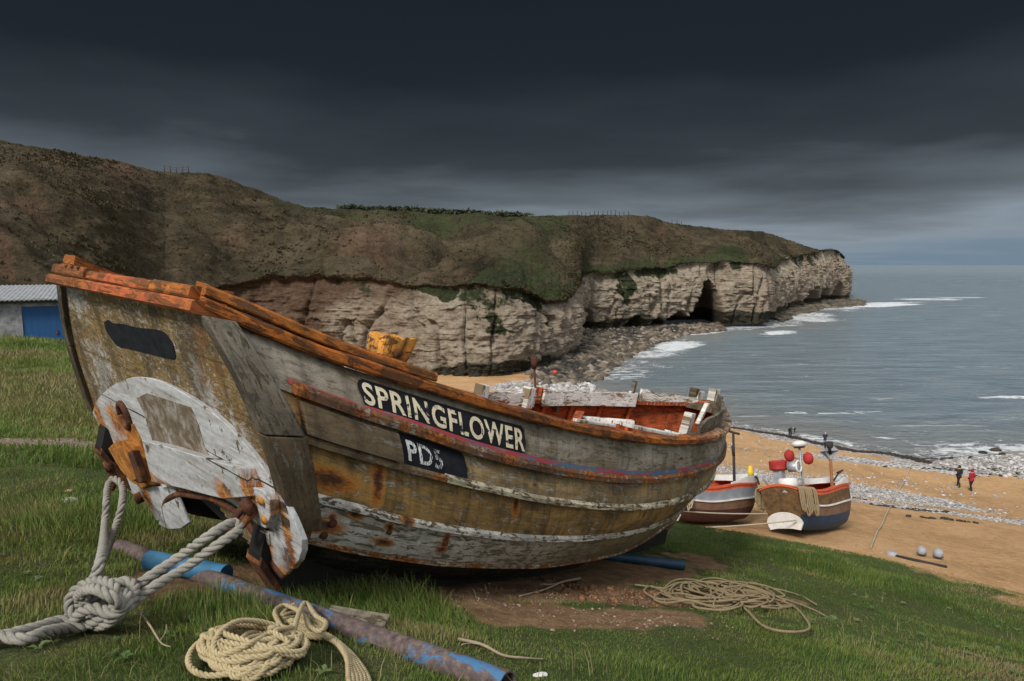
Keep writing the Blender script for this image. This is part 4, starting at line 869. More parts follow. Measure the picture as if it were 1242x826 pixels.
CURVES = {  # half breadth, height (boat metres) against distance from the stern
 'rail': ([(0, .825), (1, .942), (2, 1.022), (3, 1.062), (4, 1.052), (5, .942), (5.8, .722), (6.4, .475), (6.8, .265), (7.2, .03)],
          [(0, -.02), (.15, -.054), (.3, -.088), (.5, -.13), (1, -.209), (1.5, -.278), (2, -.338), (2.5, -.386), (3, -.417), (3.5, -.436), (4, -.441), (4.5, -.432), (5, -.405), (5.8, -.34), (6.4, -.27), (6.8, -.21), (7.2, -.14)]),
 'S1': ([(0, 1.02), (1, 1.06), (2, 1.10), (3, 1.12), (4, 1.09), (5, .98), (5.8, .75), (6.4, .49), (6.8, .27), (7.17, .04)],
        [(.115, -.23), (.3, -.275), (.5, -.322), (.75, -.377), (1, -.425), (1.5, -.530), (2, -.609), (2.5, -.667), (3, -.707), (3.5, -.728), (4, -.722), (4.5, -.70), (5, -.67), (5.8, -.60), (6.4, -.53), (6.8, -.47), (7.17, -.40)]),
 'S2': ([(0, 1.12), (1, 1.14), (2, 1.14), (3, 1.13), (4, 1.08), (5, .94), (5.8, .69), (6.4, .42), (6.8, .22), (7.05, .04)],
        [(.21, -.42), (.5, -.494), (.75, -.548), (1, -.601), (1.5, -.697), (2, -.783), (2.5, -.85), (3, -.90), (3.5, -.932), (4, -.935), (4.5, -.915), (5, -.886), (5.8, -.82), (6.4, -.76), (6.8, -.71), (7.05, -.67)]),
 'S3': ([(0, 1.15), (1, 1.14), (2, 1.11), (3, 1.06), (4, .96), (5, .74), (5.8, .47), (6.4, .23), (6.85, .04)],
        [(.34, -.68), (.5, -.72), (.75, -.783), (1, -.848), (1.5, -.95), (2, -1.034), (2.5, -1.097), (3, -1.14), (3.5, -1.168), (4, -1.175), (4.5, -1.182), (5, -1.19), (5.8, -1.17), (6.4, -1.13), (6.85, -1.08)]),
 'S4': ([(0, 1.10), (1, 1.05), (2, .98), (3, .88), (4, .74), (5, .48), (5.8, .25), (6.4, .09), (6.6, .04)],
        [(.44, -.89), (.75, -.983), (1, -1.047), (1.5, -1.16), (2, -1.249), (2.5, -1.33), (3, -1.385), (3.5, -1.43), (4, -1.465), (4.5, -1.498), (5, -1.53), (5.8, -1.56), (6.4, -1.56), (6.6, -1.55)]),
 'K': ([(0, .80), (.5, .78), (1, .72), (1.5, .66), (2, .60), (2.5, .56), (3, .50), (3.5, .4), (4, .3), (5, .15), (6.3, .04)],
       [(.54, -1.10), (.75, -1.2), (1, -1.282), (1.5, -1.39), (2, -1.486), (2.5, -1.565), (3, -1.612), (3.5, -1.66), (4, -1.70), (5, -1.74), (6.3, -1.70)]),
 'C': ([(0, .03), (6.3, .03)], [(.5, -.98), (1, -1.12), (1.5, -1.3), (2, -1.48), (3, -1.70), (4, -1.78), (5, -1.80), (6.25, -1.74)])}
CB = {k: herm(v[0]) for k, v in CURVES.items()}; CH = {k: herm(v[1]) for k, v in CURVES.items()}
CX0 = {k: v[1][0][0] for k, v in CURVES.items()}; CX1 = {k: v[1][-1][0] for k, v in CURVES.items()}
def cpt(k, t, sg=1):
    """curve point for t in 0..1 from the transom to the stem, and its outward direction in plan"""
    x = CX0[k] + (CX1[k] - CX0[k]) * np.asarray(t, float); b = CB[k](x); h = CH[k](x); e = 1e-3
    db = (CB[k](np.minimum(x + e, CX1[k])) - CB[k](np.maximum(x - e, CX0[k]))) / (np.minimum(x + e, CX1[k]) - np.maximum(x - e, CX0[k]))
    n = np.stack([-db, np.ones_like(db)], -1); n /= np.linalg.norm(n, axis=-1)[:, None]
    if sg < 0: h = h - .11 * np.exp(-((x - 3.4) / 1.3) ** 2) if k == 'rail' else h
    return np.stack([x, b * sg, h], -1), np.stack([n[:, 0], n[:, 1] * sg, np.zeros(len(x))], -1)
NT_ = 150
T_ = np.linspace(0, 1, NT_)
def strake(kt, kb, mat, sg, rows=9, lap=.02, off=0., bulge=.015, inside=False):
    Pt, Nt = cpt(kt, T_, sg); Pb, Nb = cpt(kb, T_, sg); out = []; uv = []
    gl = np.linalg.norm(Pb - Pt, axis=1).mean()
    fs = list(np.linspace(0, 1, rows))
    for f in fs:
        N = Nt * (1 - f) + Nb * f; o = off - lap * (1 - f) + bulge * math.sin(math.pi * f)
        P = Pt * (1 - f) + Pb * f + N * o; out.append(P); uv.append(np.stack([P[:, 0] * SC, np.full(NT_, f * gl * SC)], -1))
    if lap and not inside:
        out.append(out[-1] - Nb * (lap + .012)); uv.append(uv[-1] + [0, .02])
    return LB(np.array(out)), np.array(uv), len(out)
# planking: one skin, a slot for each strake's paint
hullV, hullF, hullUV, hullM = [], [], [], []; nbase = 0
HM = [M['sheer'], M['strake2'], M['strake3'], M['strake4'], M['bottom'], M['under']]
for sg in (1, -1):
    for i, (a_, b_) in enumerate([('rail', 'S1'), ('S1', 'S2'), ('S2', 'S3'), ('S3', 'S4'), ('S4', 'K'), ('K', 'C')]):
        V, uv, nr_ = strake(a_, b_, None, sg, lap=.02 if i < 4 and i > 0 else (0 if i == 0 else .004), bulge=.018 if i < 5 else 0)
        f = gridfaces(nr_, NT_); hullV.append(V.reshape(-1, 3)); hullUV.append(uv.reshape(-1, 2)); hullF.append(f + nbase); hullM.append(np.full(len(f), i)); nbase += nr_ * NT_
hull = mesh('hull', np.concatenate(hullV), np.concatenate(hullF), HM, boat, uv=np.concatenate(hullUV), mi=np.concatenate(hullM))
shade_auto(hull, 40)
# inner lining
inV, inF, inUV = [], [], []; nbase = 0
for sg in (1, -1):
    for a_, b_ in (('rail', 'S1'), ('S1', 'S2'), ('S2', 'S3'), ('S3', 'S4')):
        V, uv, nr_ = strake(a_, b_, None, sg, lap=0, off=-.05, bulge=.0, inside=True); f = gridfaces(nr_, NT_)
        V = V.reshape(-1, 3); inV.append(V); inUV.append(uv.reshape(-1, 2)); inF.append(f + nbase); nbase += len(V)
mesh('lining', np.concatenate(inV), np.concatenate(inF), M['interior'], boat, uv=np.concatenate(inUV))
# floor boards inside
tt = np.linspace(.05, .93, 60); Pn, Nn = cpt('S4', tt, 1); fl = []
for w in np.linspace(-1, 1, 9): fl.append(np.stack([Pn[:, 0], Pn[:, 1] * w * .96, Pn[:, 2] + .12], -1))
fl = np.array(fl); mesh('floor', LB(fl), gridfaces(9, 60), M['interior'], boat, uv=np.stack([fl[..., 0], fl[..., 1]], -1))
# mouldings along the strakes
def moulding(name, k, mat, sg, t0=0., t1=1., w=.03, h0=-.005, h1=.04, base=-.02, n=130, taper=None, cham=.4):
    t = np.linspace(t0, t1, n); P, N = cpt(k, t, sg); up = np.array([0, 0, 1.])
    wob = .004 * fbm(np.stack([P[:, 0] * 3, P[:, 0] * 0 + sg, P[:, 0] * 0], -1), 3, 7)[:, None]
    sec = [P + N * base + up * h0, P + N * (w + wob) + up * h0, P + N * (w + wob) + up * (h0 + (h1 - h0) * (1 - cham)), P + N * (w * .45) + up * h1, P + N * base + up * h1]
    S = LB(np.stack(sec, 1)); V, f = sweep(S)
    uv = np.stack([np.repeat(P[:, 0] * SC, 5), np.tile([0, .02, .05, .07, .09], n)], -1)
    o = mesh(name, V, f, mat, boat, uv=uv); shade_auto(o, 30); return o
for sg in (1, -1):
    moulding('rubbing_strake', 'S1', M['rust_wood'], sg, .034, 1, .036, 0, .052)
    moulding('moulding', 'S2', M['creamgrey'], sg, .02, .152, .03, -.004, .03); moulding('moulding', 'S2', M['cream'], sg, .1525, 1, .032, -.004, .036)
    moulding('moulding', 'S3', M['whiteedge'], sg, .012, 1, .028, -.004, .034); moulding('moulding', 'S4', M['rustedge'], sg, 0, 1, .02, -.006, .02)
    # painted stripe above the rubbing strake
    t = np.linspace(.035, .72, 120); P, N = cpt('S1', t, sg); Pr_, _ = cpt('rail', t, sg); g = (Pr_ - P); g /= np.linalg.norm(g, axis=1)[:, None]
    S = np.stack([P + g * .056 + N * .022, P + g * .088 + N * .026], 0); uv = np.stack([np.stack([P[:, 0], P[:, 0] * 0], -1), np.stack([P[:, 0], P[:, 0] * 0 + .03], -1)], 0)
    mesh('stripe', LB(S), gridfaces(2, len(t)), M['stripe'], boat, uv=uv)
# gunwale: rub rail, cap aft, bare timber top forward
def railsec(k, sg, t0, t1, n, pts, name, mat, wobble=.004, seed=0):
    t = np.linspace(t0, t1, n); P, N = cpt(k, t, sg); up = np.array([0, 0, 1.])
    wob = wobble * fbm(np.stack([P[:, 0] * 4, P[:, 0] * 0 + seed, P[:, 0] * 0], -1), 4, seed)[:, None]
    S = LB(np.stack([P + N * (q[0] + wob * (1 if q[0] > 0 else 0)) + up * (q[1] + wob[:, 0:1] * (1 if q[1] > .03 else 0)) for q in pts], 1)); V, f = sweep(S)
    m = len(pts); L = np.r_[0, np.cumsum([math.dist(pts[i], pts[i + 1]) for i in range(m - 1)])]
    uv = np.stack([np.repeat(P[:, 0] * SC, m), np.tile(L, n)], -1); o = mesh(name, V, f, mat, boat, uv=uv); shade_auto(o, 30); return o
for sg in (1, -1):
    railsec('rail', sg, 0, 1, 200, [(-.06, .002), (.045, .004), (.056, .014), (.056, .048), (.045, .058), (-.06, .066)], 'gunwale', M['rail'], .010, 3 + sg)
    railsec('rail', sg, .0, .169, 60, [(-.10, .0665), (.022, .0665), (.03, .074), (.028, .104), (.015, .114), (-.10, .117)], 'capping', M['cap'], .007, 9 + sg)
    railsec('rail', sg, .1695, .99, 120, [(-.14, .0), (-.0605, .0), (-.0605, .06), (-.14, .05)], 'inwale', M['brownwood'] if sg > 0 else M['interior'], .012, 5 + sg)
# transom, raked: x = -h/2
TB = herm([(0, .835), (.1, .92), (.23, 1.02), (.42, 1.12), (.55, 1.15), (.68, 1.155), (.8, 1.15), (.89, 1.11), (1.0, 1.0), (1.1, .84)])
nr_, nc_ = 60, 90; hh = np.linspace(0, -1.1, nr_); g = []
for h in hh: 
    b = float(TB(-h)); y = np.linspace(-1, 1, nc_) * b; g.append(np.stack([np.full(nc_, -.5 * h), y, np.full(nc_, h)], -1))
g = np.array(g); tf = gridfaces(nr_, nc_); cen = g.reshape(-1, 3)[tf].mean(1)
keep = ~((cen[:, 2] < -.95 - .12 * np.clip((np.abs(cen[:, 1]) - .35) / .3, 0, 9)) & (np.abs(cen[:, 1]) < .72))
mesh('transom', LB(g), tf[keep], M['transom'], boat, uv=np.stack([g[..., 1], g[..., 2]], -1))
def onT(u, v, off=0.):
    """where the sight line meets the transom plane, moved off metres astern"""
    d = ray(u, v) * SC; nrm = ax_a + .5 * ax_u; t = ((BC @ nrm) * SC - off * SC) / (d @ nrm)
    return fromW(d * t)
def tslab(name, px, off0, off1, mat, parent=boat, bev=.006, smooth_pts=0, ):
    q = np.array([onT(u, v, off1) for u, v in px]); n = len(q); d = np.array([off1 - off0, 0, 0.])
    V = np.r_[q, q + d]; f = [tuple(range(n)), tuple(range(2 * n - 1, n - 1, -1))] + [(i, i + n, (i + 1) % n + n, (i + 1) % n) for i in range(n)]
    o = mesh(name, LB(V), f, mat, parent, uv=np.r_[q[:, 1:], q[:, 1:]], smooth=False)
    if bev: bevel(o, bev)
    return o
def sm(pts, n=6): return [tuple(p[:2]) for p in smoothpath(np.array([list(p) + [0] for p in pts], float), n)]
plate_px = sm([(112, 500), (117, 486), (128, 474), (145, 463), (165, 457), (188, 460), (212, 471), (240, 488), (270, 511), (300, 543), (322, 572), (340, 600), (355, 628), (366, 655)], 4) + [(366, 668), (362, 680), (354, 690), (345, 693), (338, 680), (326, 657), (314, 638), (298, 622), (280, 610), (258, 603), (235, 600), (216, 600), (200, 604), (185, 612), (165, 605), (150, 585), (133, 545)]
plate = tslab('transom_plate', plate_px, 0., .03, M['plate'], bev=.004)
tslab('black_patch', sm([(126, 391), (131, 388), (137, 392), (150, 393), (165, 397), (185, 399), (197, 402), (204, 409), (210, 420), (212, 435), (200, 434), (180, 429), (155, 423), (143, 420), (134, 410), (128, 400)], 3), -.002, .004, M['black'], bev=0)
tslab('metal_patch', [(165, 483), (178, 477), (200, 484), (231, 494), (240, 515), (247, 540), (253, 553), (232, 551), (208, 543), (185, 535), (180, 520), (174, 500)], .0303, .034, M['patch'], plate, bev=0)
tslab('crossbeam', [(172, 534), (200, 541), (245, 555), (290, 568), (296, 582), (303, 602), (270, 605), (250, 600), (220, 592), (200, 588), (184, 584), (178, 560)], .0302, .10, M['plate'], bev=.004)
tslab('bracket', [(131, 544), (138, 537), (150, 533), (160, 541), (172, 565), (182, 588), (172, 592), (158, 584), (146, 570), (138, 556)], .0305, .085, M['rustorange'], bev=.004)
tslab('bracket', [(133, 546), (150, 540), (160, 552), (170, 580), (160, 583), (147, 566)], .0855, .105, M['rustorange'], bev=.004); tslab('bracket', [(154, 548), (160, 546), (173, 584), (167, 586)], .0857, .125, M['rust'], bev=.004)
tslab('bracket', [(288, 596), (306, 591), (318, 594), (327, 606), (328, 626), (322, 641), (312, 636), (300, 626), (295, 612)], .0305, .075, M['plate'], bev=.004)
tslab('skirt_board', [(165, 586), (185, 589), (211, 593), (219, 610), (223, 622), (206, 632), (190, 631), (182, 618), (172, 602)], .0307, .05, M['plate'], bev=.004); tslab('skirt_board', [(197, 612), (216, 603), (229, 634), (219, 641), (204, 642), (192, 636)], .0507, .066, M['plate'], bev=.004)
tslab('foot_plate', [(313, 640), (330, 646), (340, 664), (352, 690), (346, 698), (336, 690), (322, 668)], .0307, .05, M['plate'], bev=.004)
tslab('white_tag', [(314, 643), (326, 647), (327, 662), (316, 656)], .0503, .056, M['whitewood'], bev=0)
# rusted strip round the tunnel's mouth
arch = smoothpath(np.array([onT(u, v, .05) for u, v in [(205, 640), (200, 612), (214, 600), (240, 602), (262, 606), (288, 622), (308, 645), (326, 676), (345, 700)]]), 8)
V, f = tube(LB(arch), .018, 8); V = np.array(V); mesh('iron_strip', V, f, M['rust'], boat)
# eye bolts, rings and shackles
def torus_l(c, r, rr, nrm, n=20, arc=(0, 6.2832), squash=1.):
    nrm = np.array(nrm, float); nrm /= np.linalg.norm(nrm); e1 = np.cross(nrm, [0, 0, 1.]); e1 /= np.linalg.norm(e1); e2 = np.cross(nrm, e1)
    a = np.linspace(*arc, n); P = np.array(c) + r * (np.cos(a)[:, None] * e1 + squash * np.sin(a)[:, None] * e2); return tube(P, rr, 8)
TN = LB(np.array([[-1, 0, -.5]])) - LB(np.array([[0, 0, 0]])); TN = TN[0] / np.linalg.norm(TN[0])
e1 = onT(151, 504, .04)
mb = MBuild().add(*torus_l(LB(e1), .062, .022, TN, squash=1.35)); ring = mb.build('eye_ring', M['rust'], boat, smooth=True)
bz = LB(e1); a = np.linspace(0, 2 * np.pi, 18, endpoint=False); ex = np.cross(TN, [0, 0, 1.]); ex /= np.linalg.norm(ex); ey = np.cross(TN, ex)
Vd = bz + .055 * (np.cos(a)[:, None] * ex + 1.3 * np.sin(a)[:, None] * ey) - TN * .008
mesh('hole_shade_disc', Vd, [tuple(range(18))], M['under'], ring, smooth=False)  # flat black disc: the shade inside the eye put in as colour
tslab('rust_strap', [(150, 516), (160, 514), (168, 530), (178, 556), (190, 588), (180, 590), (170, 566), (158, 540)], .0308, .042, M['rustorange'], bev=0)
def shackle(px, pin_px, off, drop):
    """forged bolt head with a tapering eye that the rope's bight runs through"""
    a_ = LB(onT(*px, off)); b_ = LB(onT(*pin_px, off + drop)); d = b_ - a_; L_ = np.linalg.norm(d); d /= L_; w = np.cross(d, TN); w /= np.linalg.norm(w)
    mb = MBuild().add(*tube(np.array([a_ - TN * .07, a_ + TN * .02]), .034, 8)); mb.add(*tube(np.array([a_ + TN * .015, a_ + TN * .05]), .046, 6))
    for s_ in (-1, 1): mb.add(*tube(smoothpath([a_ + w * s_ * .012, a_ + d * L_ * .4 + w * s_ * .030, b_ - d * .02 + w * s_ * .026, b_ + d * .018 + w * s_ * .004], 6), [.024] * 6 + [.019] * 6 + [.016] * 7, 8))
    return mb.build('shackle', M['rust'], boat, smooth=True)
shackle((137, 563), (136, 590), .07, .04); shackle((307, 611), (283, 640), .075, .10)
for px in [(170, 603), (316, 668)]:
    c = LB(onT(*px, .05)); mb = MBuild().add(*tube(np.array([c - TN * .05, c + TN * .03]), .04, 10)); mb.build('bolt', M['rust'], boat, smooth=True)
for px in [(318, 607), (322, 630)]:
    c = LB(onT(*px, .075)); mb = MBuild().add(*tube(np.array([c - TN * .02, c + TN * .014]), .022, 10)); mb.build('bolt', M['rustorange'], boat, smooth=True)
# corner boards up the quarters, both sides
for sg in (1, -1):
    for (ha, hb, wa, wb, ka, mat) in ((-.035, -.44, .10, .15, 0, M['greywood_v']), (-.445, -.84, .15, .11, 1, M['brownwood'])):
        n = 24; hs = np.linspace(ha, hb, n); secs = []
        for h in hs:
            f = (h - ha) / (hb - ha); w = wa + (wb - wa) * f; b = float(TB(-h)); x = -.5 * h
            # the hull's own half breadth a hand further forward
            secs.append([[x - .03, sg * (b - .04), h], [x - .03, sg * (b + .038), h], [x + w, sg * (b + .045 + .02 * w), h], [x + w, sg * (b - .02), h]])
        S = np.array(secs); V, f = sweep(LB(S)); uv = np.stack([np.repeat(hs * SC, 4), np.tile([0, .08, .22, .28], n)], -1)
        o = mesh('corner_board', V, f, mat, boat, uv=uv); shade_auto(o, 30); bevel(o, .006)
# stern rail across the transom's head, and the cap lying on it
def xrail(name, pts, mat, y0, y1, n=50, wob=.006, seed=1):
    y = np.linspace(y0, y1, n); wb = wob * fbm(np.stack([y * 5, y * 0 + seed, y * 0], -1), 4, seed)
    S = np.stack([np.stack([np.full(n, p[0]) - (wb if p[0] < -.03 else 0), y, p[1] + .024 * (y / .87 - 1) + wb * (1 if p[1] > .05 else 0)], -1) for p in pts], 1)
    V, f = sweep(LB(S)); L = np.r_[0, np.cumsum([math.dist(pts[i], pts[i + 1]) for i in range(len(pts) - 1)])]
    o = mesh(name, V, f, mat, boat, uv=np.stack([np.repeat(y, len(pts)), np.tile(L, n)], -1)); shade_auto(o, 30); return o
xrail('stern_rail', [(.08, -.035), (-.045, -.034), (-.06, -.024), (-.06, .012), (-.048, .021), (.08, .024)], M['sternrail'], -.875, .875)
xrail('stern_cap', [(.14, .0245), (-.038, .0245), (-.046, .034), (-.044, .070), (-.03, .08), (.14, .085)], M['cap'], -.86, -.70, 12, .006, 4)
xrail('stern_cap', [(.14, .0245), (-.026, .0245), (-.036, .032), (-.034, .062), (-.022, .072), (.14, .080)], M['sternrail'], -.372, .42, 40, .012, 6)
xrail('stern_cap', [(.14, .0245), (-.036, .0245), (-.043, .034), (-.040, .066), (-.026, .074), (.14, .080)], M['cap'], .424, .80, 24, .008, 8)
xrail('metal_plate', [(.14, .0245), (-.041, .0245), (-.049, .034), (-.047, .074), (-.034, .084), (.14, .088)], M['sternrail'], -.695, -.375, 12, .004, 5)
for y in np.linspace(-.63, -.45, 3):
    c = LB(np.array([-.052, y, .075 + .024 * (y / .87 - 1)])); mesh('bolt', *tube(np.array([c + TN * .006, c - TN * .01]), .009, 8), M['rust'], boat)
# doubler plank and the two painted panels on the side
def hullpt(kt, kb, x, f, off, sg=1):
    """point on the planking between two strake curves at length x, a fraction f down, off metres outside"""
    x = np.asarray(x, float); f = np.asarray(f, float)
    def c(k):
        t = (x - CX0[k]) / (CX1[k] - CX0[k]); return cpt(k, t.ravel(), sg)
    Pt, Nt = c(kt); Pb, Nb = c(kb); ff = f.ravel()[:, None]
    N = Nt * (1 - ff) + Nb * ff; lap = .02 if kt != 'rail' else 0.
    return (Pt * (1 - ff) + Pb * ff + N * (off[:, None] if isinstance(off, np.ndarray) else off) + N * (-lap * (1 - ff) + .018 * np.sin(np.pi * ff))).reshape(x.shape + (3,))
def panel(name, kt, kb, x0, x1, f0, f1, off, mat, n=(40, 10), thick=.0, round_=0.):
    xs = np.linspace(x0, x1, n[0]); fs = np.linspace(f0, f1, n[1]); Xg, Fg = np.meshgrid(xs, fs)
    if round_:
        # worn, rounded ends
        e = round_ * (1 - np.sqrt(np.clip(1 - np.abs(2 * (Fg - f0) / (f1 - f0) - 1) ** 2.5, 0, 1))); s = (Xg - x0) / (x1 - x0); Xg = Xg + e * (1 - s) - e * s + .012 * fbm(np.stack([Fg * 14, s * 2, s * 0], -1), 3, 3) * ((s < .05) | (s > .95))
    P = hullpt(kt, kb, Xg, Fg, off); uv = np.stack([Xg * SC, Fg * .3], -1)
    if thick:
        Q = hullpt(kt, kb, Xg, Fg, off - thick); V = np.r_[LB(P).reshape(-1, 3), LB(Q).reshape(-1, 3)]; fA = gridfaces(n[1], n[0]); m = n[0] * n[1]
        f = [tuple(q) for q in fA] + [tuple(q + m)[::-1] for q in fA]; idx = np.arange(m).reshape(n[1], n[0]); ring_ = np.r_[idx[0, :], idx[1:, -1], idx[-1, -2::-1], idx[-2:0:-1, 0]]
        f += [(int(ring_[i]), int(ring_[(i + 1) % len(ring_)]), int(ring_[(i + 1) % len(ring_)] + m), int(ring_[i] + m)) for i in range(len(ring_))]
        o = mesh(name, V, f, mat, boat, uv=np.r_[uv.reshape(-1, 2), uv.reshape(-1, 2)]); shade_auto(o, 40); return o
    return mesh(name, LB(P), gridfaces(n[1], n[0]), mat, boat, uv=uv)
panel('doubler_plank', 'S1', 'S2', .38, .925, .10, .80, .05, M['brownwood'], thick=.05)
# find where the painted name falls: the frame is laid from the picture's first and last letter
def find_x(kt, kb, f, u):
    xs = np.linspace(.4, 3.5, 900); q = proj(toW(hullpt(kt, kb, xs, np.full(900, f), 0.))); return float(np.interp(u, q[:, 0], xs))
xa, xb = find_x('rail', 'S1', .55, 437), find_x('rail', 'S1', .55, 637)
name_board = panel('name_board', 'rail', 'S1', xa, xb, .14, .72, .004, M['panelblack'], n=(70, 14), round_=.03)
xc, xd = find_x('S1', 'S2', .5, 485), find_x('S1', 'S2', .5, 566)
num_board = panel('number_board', 'S1', 'S2', xc, xd, .05, .97, .006, M['panelblack'], n=(40, 14), round_=.025)
def text_mesh(txt, bold=.02):
    cu = bpy.data.curves.new('t', 'FONT'); cu.body = txt; cu.size = 1; cu.offset = bold; cu.resolution_u = 4; cu.space_character = 1.12
    o = bpy.data.objects.new('t', cu); COL.objects.link(o); bpy.context.view_layer.update()
    me = bpy.data.meshes.new_from_object(o.evaluated_get(bpy.context.evaluated_depsgraph_get())); bpy.data.objects.remove(o); bpy.data.curves.remove(cu)
    V = np.array([v.co[:] for v in me.vertices]); Fc = [tuple(p.vertices) for p in me.polygons]; bpy.data.meshes.remove(me)
    import bmesh
    bm = bmesh.new(); vs_ = [bm.verts.new(v) for v in V]
    for f in Fc:
        try: bm.faces.new([vs_[i] for i in f])
        except ValueError: pass
    bmesh.ops.triangulate(bm, faces=bm.faces[:]); bmesh.ops.subdivide_edges(bm, edges=[e for e in bm.edges if e.calc_length() > .25], cuts=1, use_grid_fill=False); bmesh.ops.triangulate(bm, faces=bm.faces[:]); bm.verts.index_update()
    V = np.array([v.co[:] for v in bm.verts]); Fc = [[v.index for v in f.verts] for f in bm.faces]; bm.free(); return V, Fc
def lettering(txt, kt, kb, x0, x1, f0, f1, off, mat, parent, persp=0.):
    V, Fc = text_mesh(txt, .022); lo, hi = V.min(0), V.max(0); s = (V[:, 0] - lo[0]) / (hi[0] - lo[0]); q = (V[:, 1] - lo[1]) / (hi[1] - lo[1])
    P = hullpt(kt, kb, x0 + (x1 - x0) * s, f1 + (f0 - f1) * q, off); uv = np.stack([s * 1.0, (q - .5) * .12], -1)
    mesh('lettering', LB(P), Fc, mat, parent, uv=uv, smooth=False)
lettering('SPRINGFLOWER', 'rail', 'S1', xa + .018, xb - .012, .20, .665, .0085, M['letter'], name_board)
lettering('PD5', 'S1', 'S2', xc + .045, xc + (xd - xc) * .60, .2, .72, .0105, M['letter2'], num_board)
# stem and keel, bilge keels with their iron shoes
st = np.array([[7.22, 0, -.02], [7.2, 0, -.14], [7.17, 0, -.40], [7.05, 0, -.67], [6.85, 0, -1.08], [6.6, 0, -1.55], [6.3, 0, -1.76]]); st = smoothpath(st, 6)
S = np.stack([st + [-.05, -.05, 0], st + [.06, -.04, 0], st + [.06, .04, 0], st + [-.05, .05, 0]], 1); V, f = sweep(LB(S)); mesh('stem', V, f, M['brownwood'], boat, uv=np.stack([np.repeat(st[:, 2], 4), np.tile([0, .1, .2, .3], len(st))], -1), smooth=False)
kx = np.linspace(.55, 6.4, 40); kz = CH['C'](kx); kp = np.stack([kx, kx * 0, kz], -1)
S = np.stack([kp + [0, -.05, .05], kp + [0, .05, .05], kp + [0, .05, -.12], kp + [0, -.05, -.12]], 1); V, f = sweep(LB(S)); mesh('keel', V, f, M['under'], boat, smooth=False)
for sg in (1, -1):
    kx = np.linspace(.40, 4.2, 40); kb = np.interp(kx, [.4, 1, 2, 3, 4.2], [.93, .80, .62, .52, .3]); kz = np.interp(kx, [.4, .6, 1, 2, 3, 4.2], [-1.0, -1.17, -1.30, -1.50, -1.63, -1.72]); kp = np.stack([kx, sg * kb, kz], -1); dp = np.interp(kx, [.4, .7, 3.5, 4.2], [.03, .10, .08, .0])[:, None] * np.array([0, 0, 1.])
    S = np.stack([kp + [0, -.05, .12], kp + [0, .05, .12], kp + [0, .05, 0] - dp, kp + [0, -.05, 0] - dp], 1); V, f = sweep(LB(S)); o = mesh('bilge_keel', V, f, M['under'], boat, smooth=False)
    S = np.stack([kp + [0, -.06, .02] - dp, kp + [0, .06, .02] - dp, kp + [0, .06, -.02] - dp, kp + [0, -.06, -.02] - dp], 1); V, f = sweep(LB(S)); mesh('iron_shoe', V, f, M['rust'], o, smooth=False)
# small ironwork on the quarter
def side_block(name, kt, kb, x, f, size, mat):
    c = hullpt(kt, kb, np.array([x]), np.array([f]), .02)[0]; V, fc = boxgeo((0, 0, 0), size); V = V * [1, 1, 1]
    o = mesh(name, V + LB(c), fc, mat, boat, smooth=False, uv=V[:, [0, 2]]); bevel(o, .012); return o
side_block('rust_plate', 'S3', 'S4', .47, .5, (.06, .07, .17), M['rust'])
for (kt, kb, x, f, r_) in [('S3', 'S4', .72, .42, .022), ('S3', 'S4', .70, .75, .02), ('S3', 'S4', 1.12, .32, .014), ('S3', 'S4', 1.62, .35, .014), ('S1', 'S2', 2.05, .45, .012), ('rail', 'S1', 4.1, .4, .012)]:
    c = LB(hullpt(kt, kb, np.array([x / (SC if kt == 'S3' else 1)]), np.array([f]), .0)[0]); mesh('bolt', *tube(np.array([c + [0, .02, 0], c - [0, .016, 0]]), r_, 10), M['rust'], boat)
# mooring post, split and flared, at the near quarter
def stump():
    c = np.array([1.02, .78, 0]); hb = float(CH['rail'](1.02)) - .25; n = 26; a = np.linspace(0, 2 * np.pi, n, endpoint=False)
    zs = [hb, hb + .15, hb + .27, hb + .34, hb + .43, hb + .475]; sx = [.082, .082, .085, .092, .108, .112]; S = []
    for i, z in enumerate(zs):
        p = 5.; r_ = (np.abs(np.cos(a)) ** p + np.abs(np.sin(a)) ** p) ** (-1 / p); lean = .05 * max(0, (z - hb - .3) / .3)
        groove = 1 - .05 * (vnoise(np.stack([a * 5, a * 0, a * 0], -1), 3) > .6)
        S.append(np.stack([c[0] + r_ * groove * np.cos(a) * sx[i] + lean, c[1] + r_ * groove * np.sin(a) * sx[i] * .8, np.full(n, z) + (.03 * (vnoise(np.stack([a * 4, a * 0 + 1, a * 0], -1), 5) - .5) if i > 4 else 0)], -1))
    S = np.array(S); V, f = sweep(LB(S)); uv = np.stack([np.tile(a * .1, len(zs)), np.repeat(np.array(zs), n)], -1); o = mesh('mooring_post', V, f, M['stump'], boat, uv=uv); shade_auto(o, 30)
    mesh('peg_hole', *tube(LB(np.array([[1.03, .835, hb + .40], [1.02, .875, hb + .40]])), .028, 10), M['rust'], o)
stump()
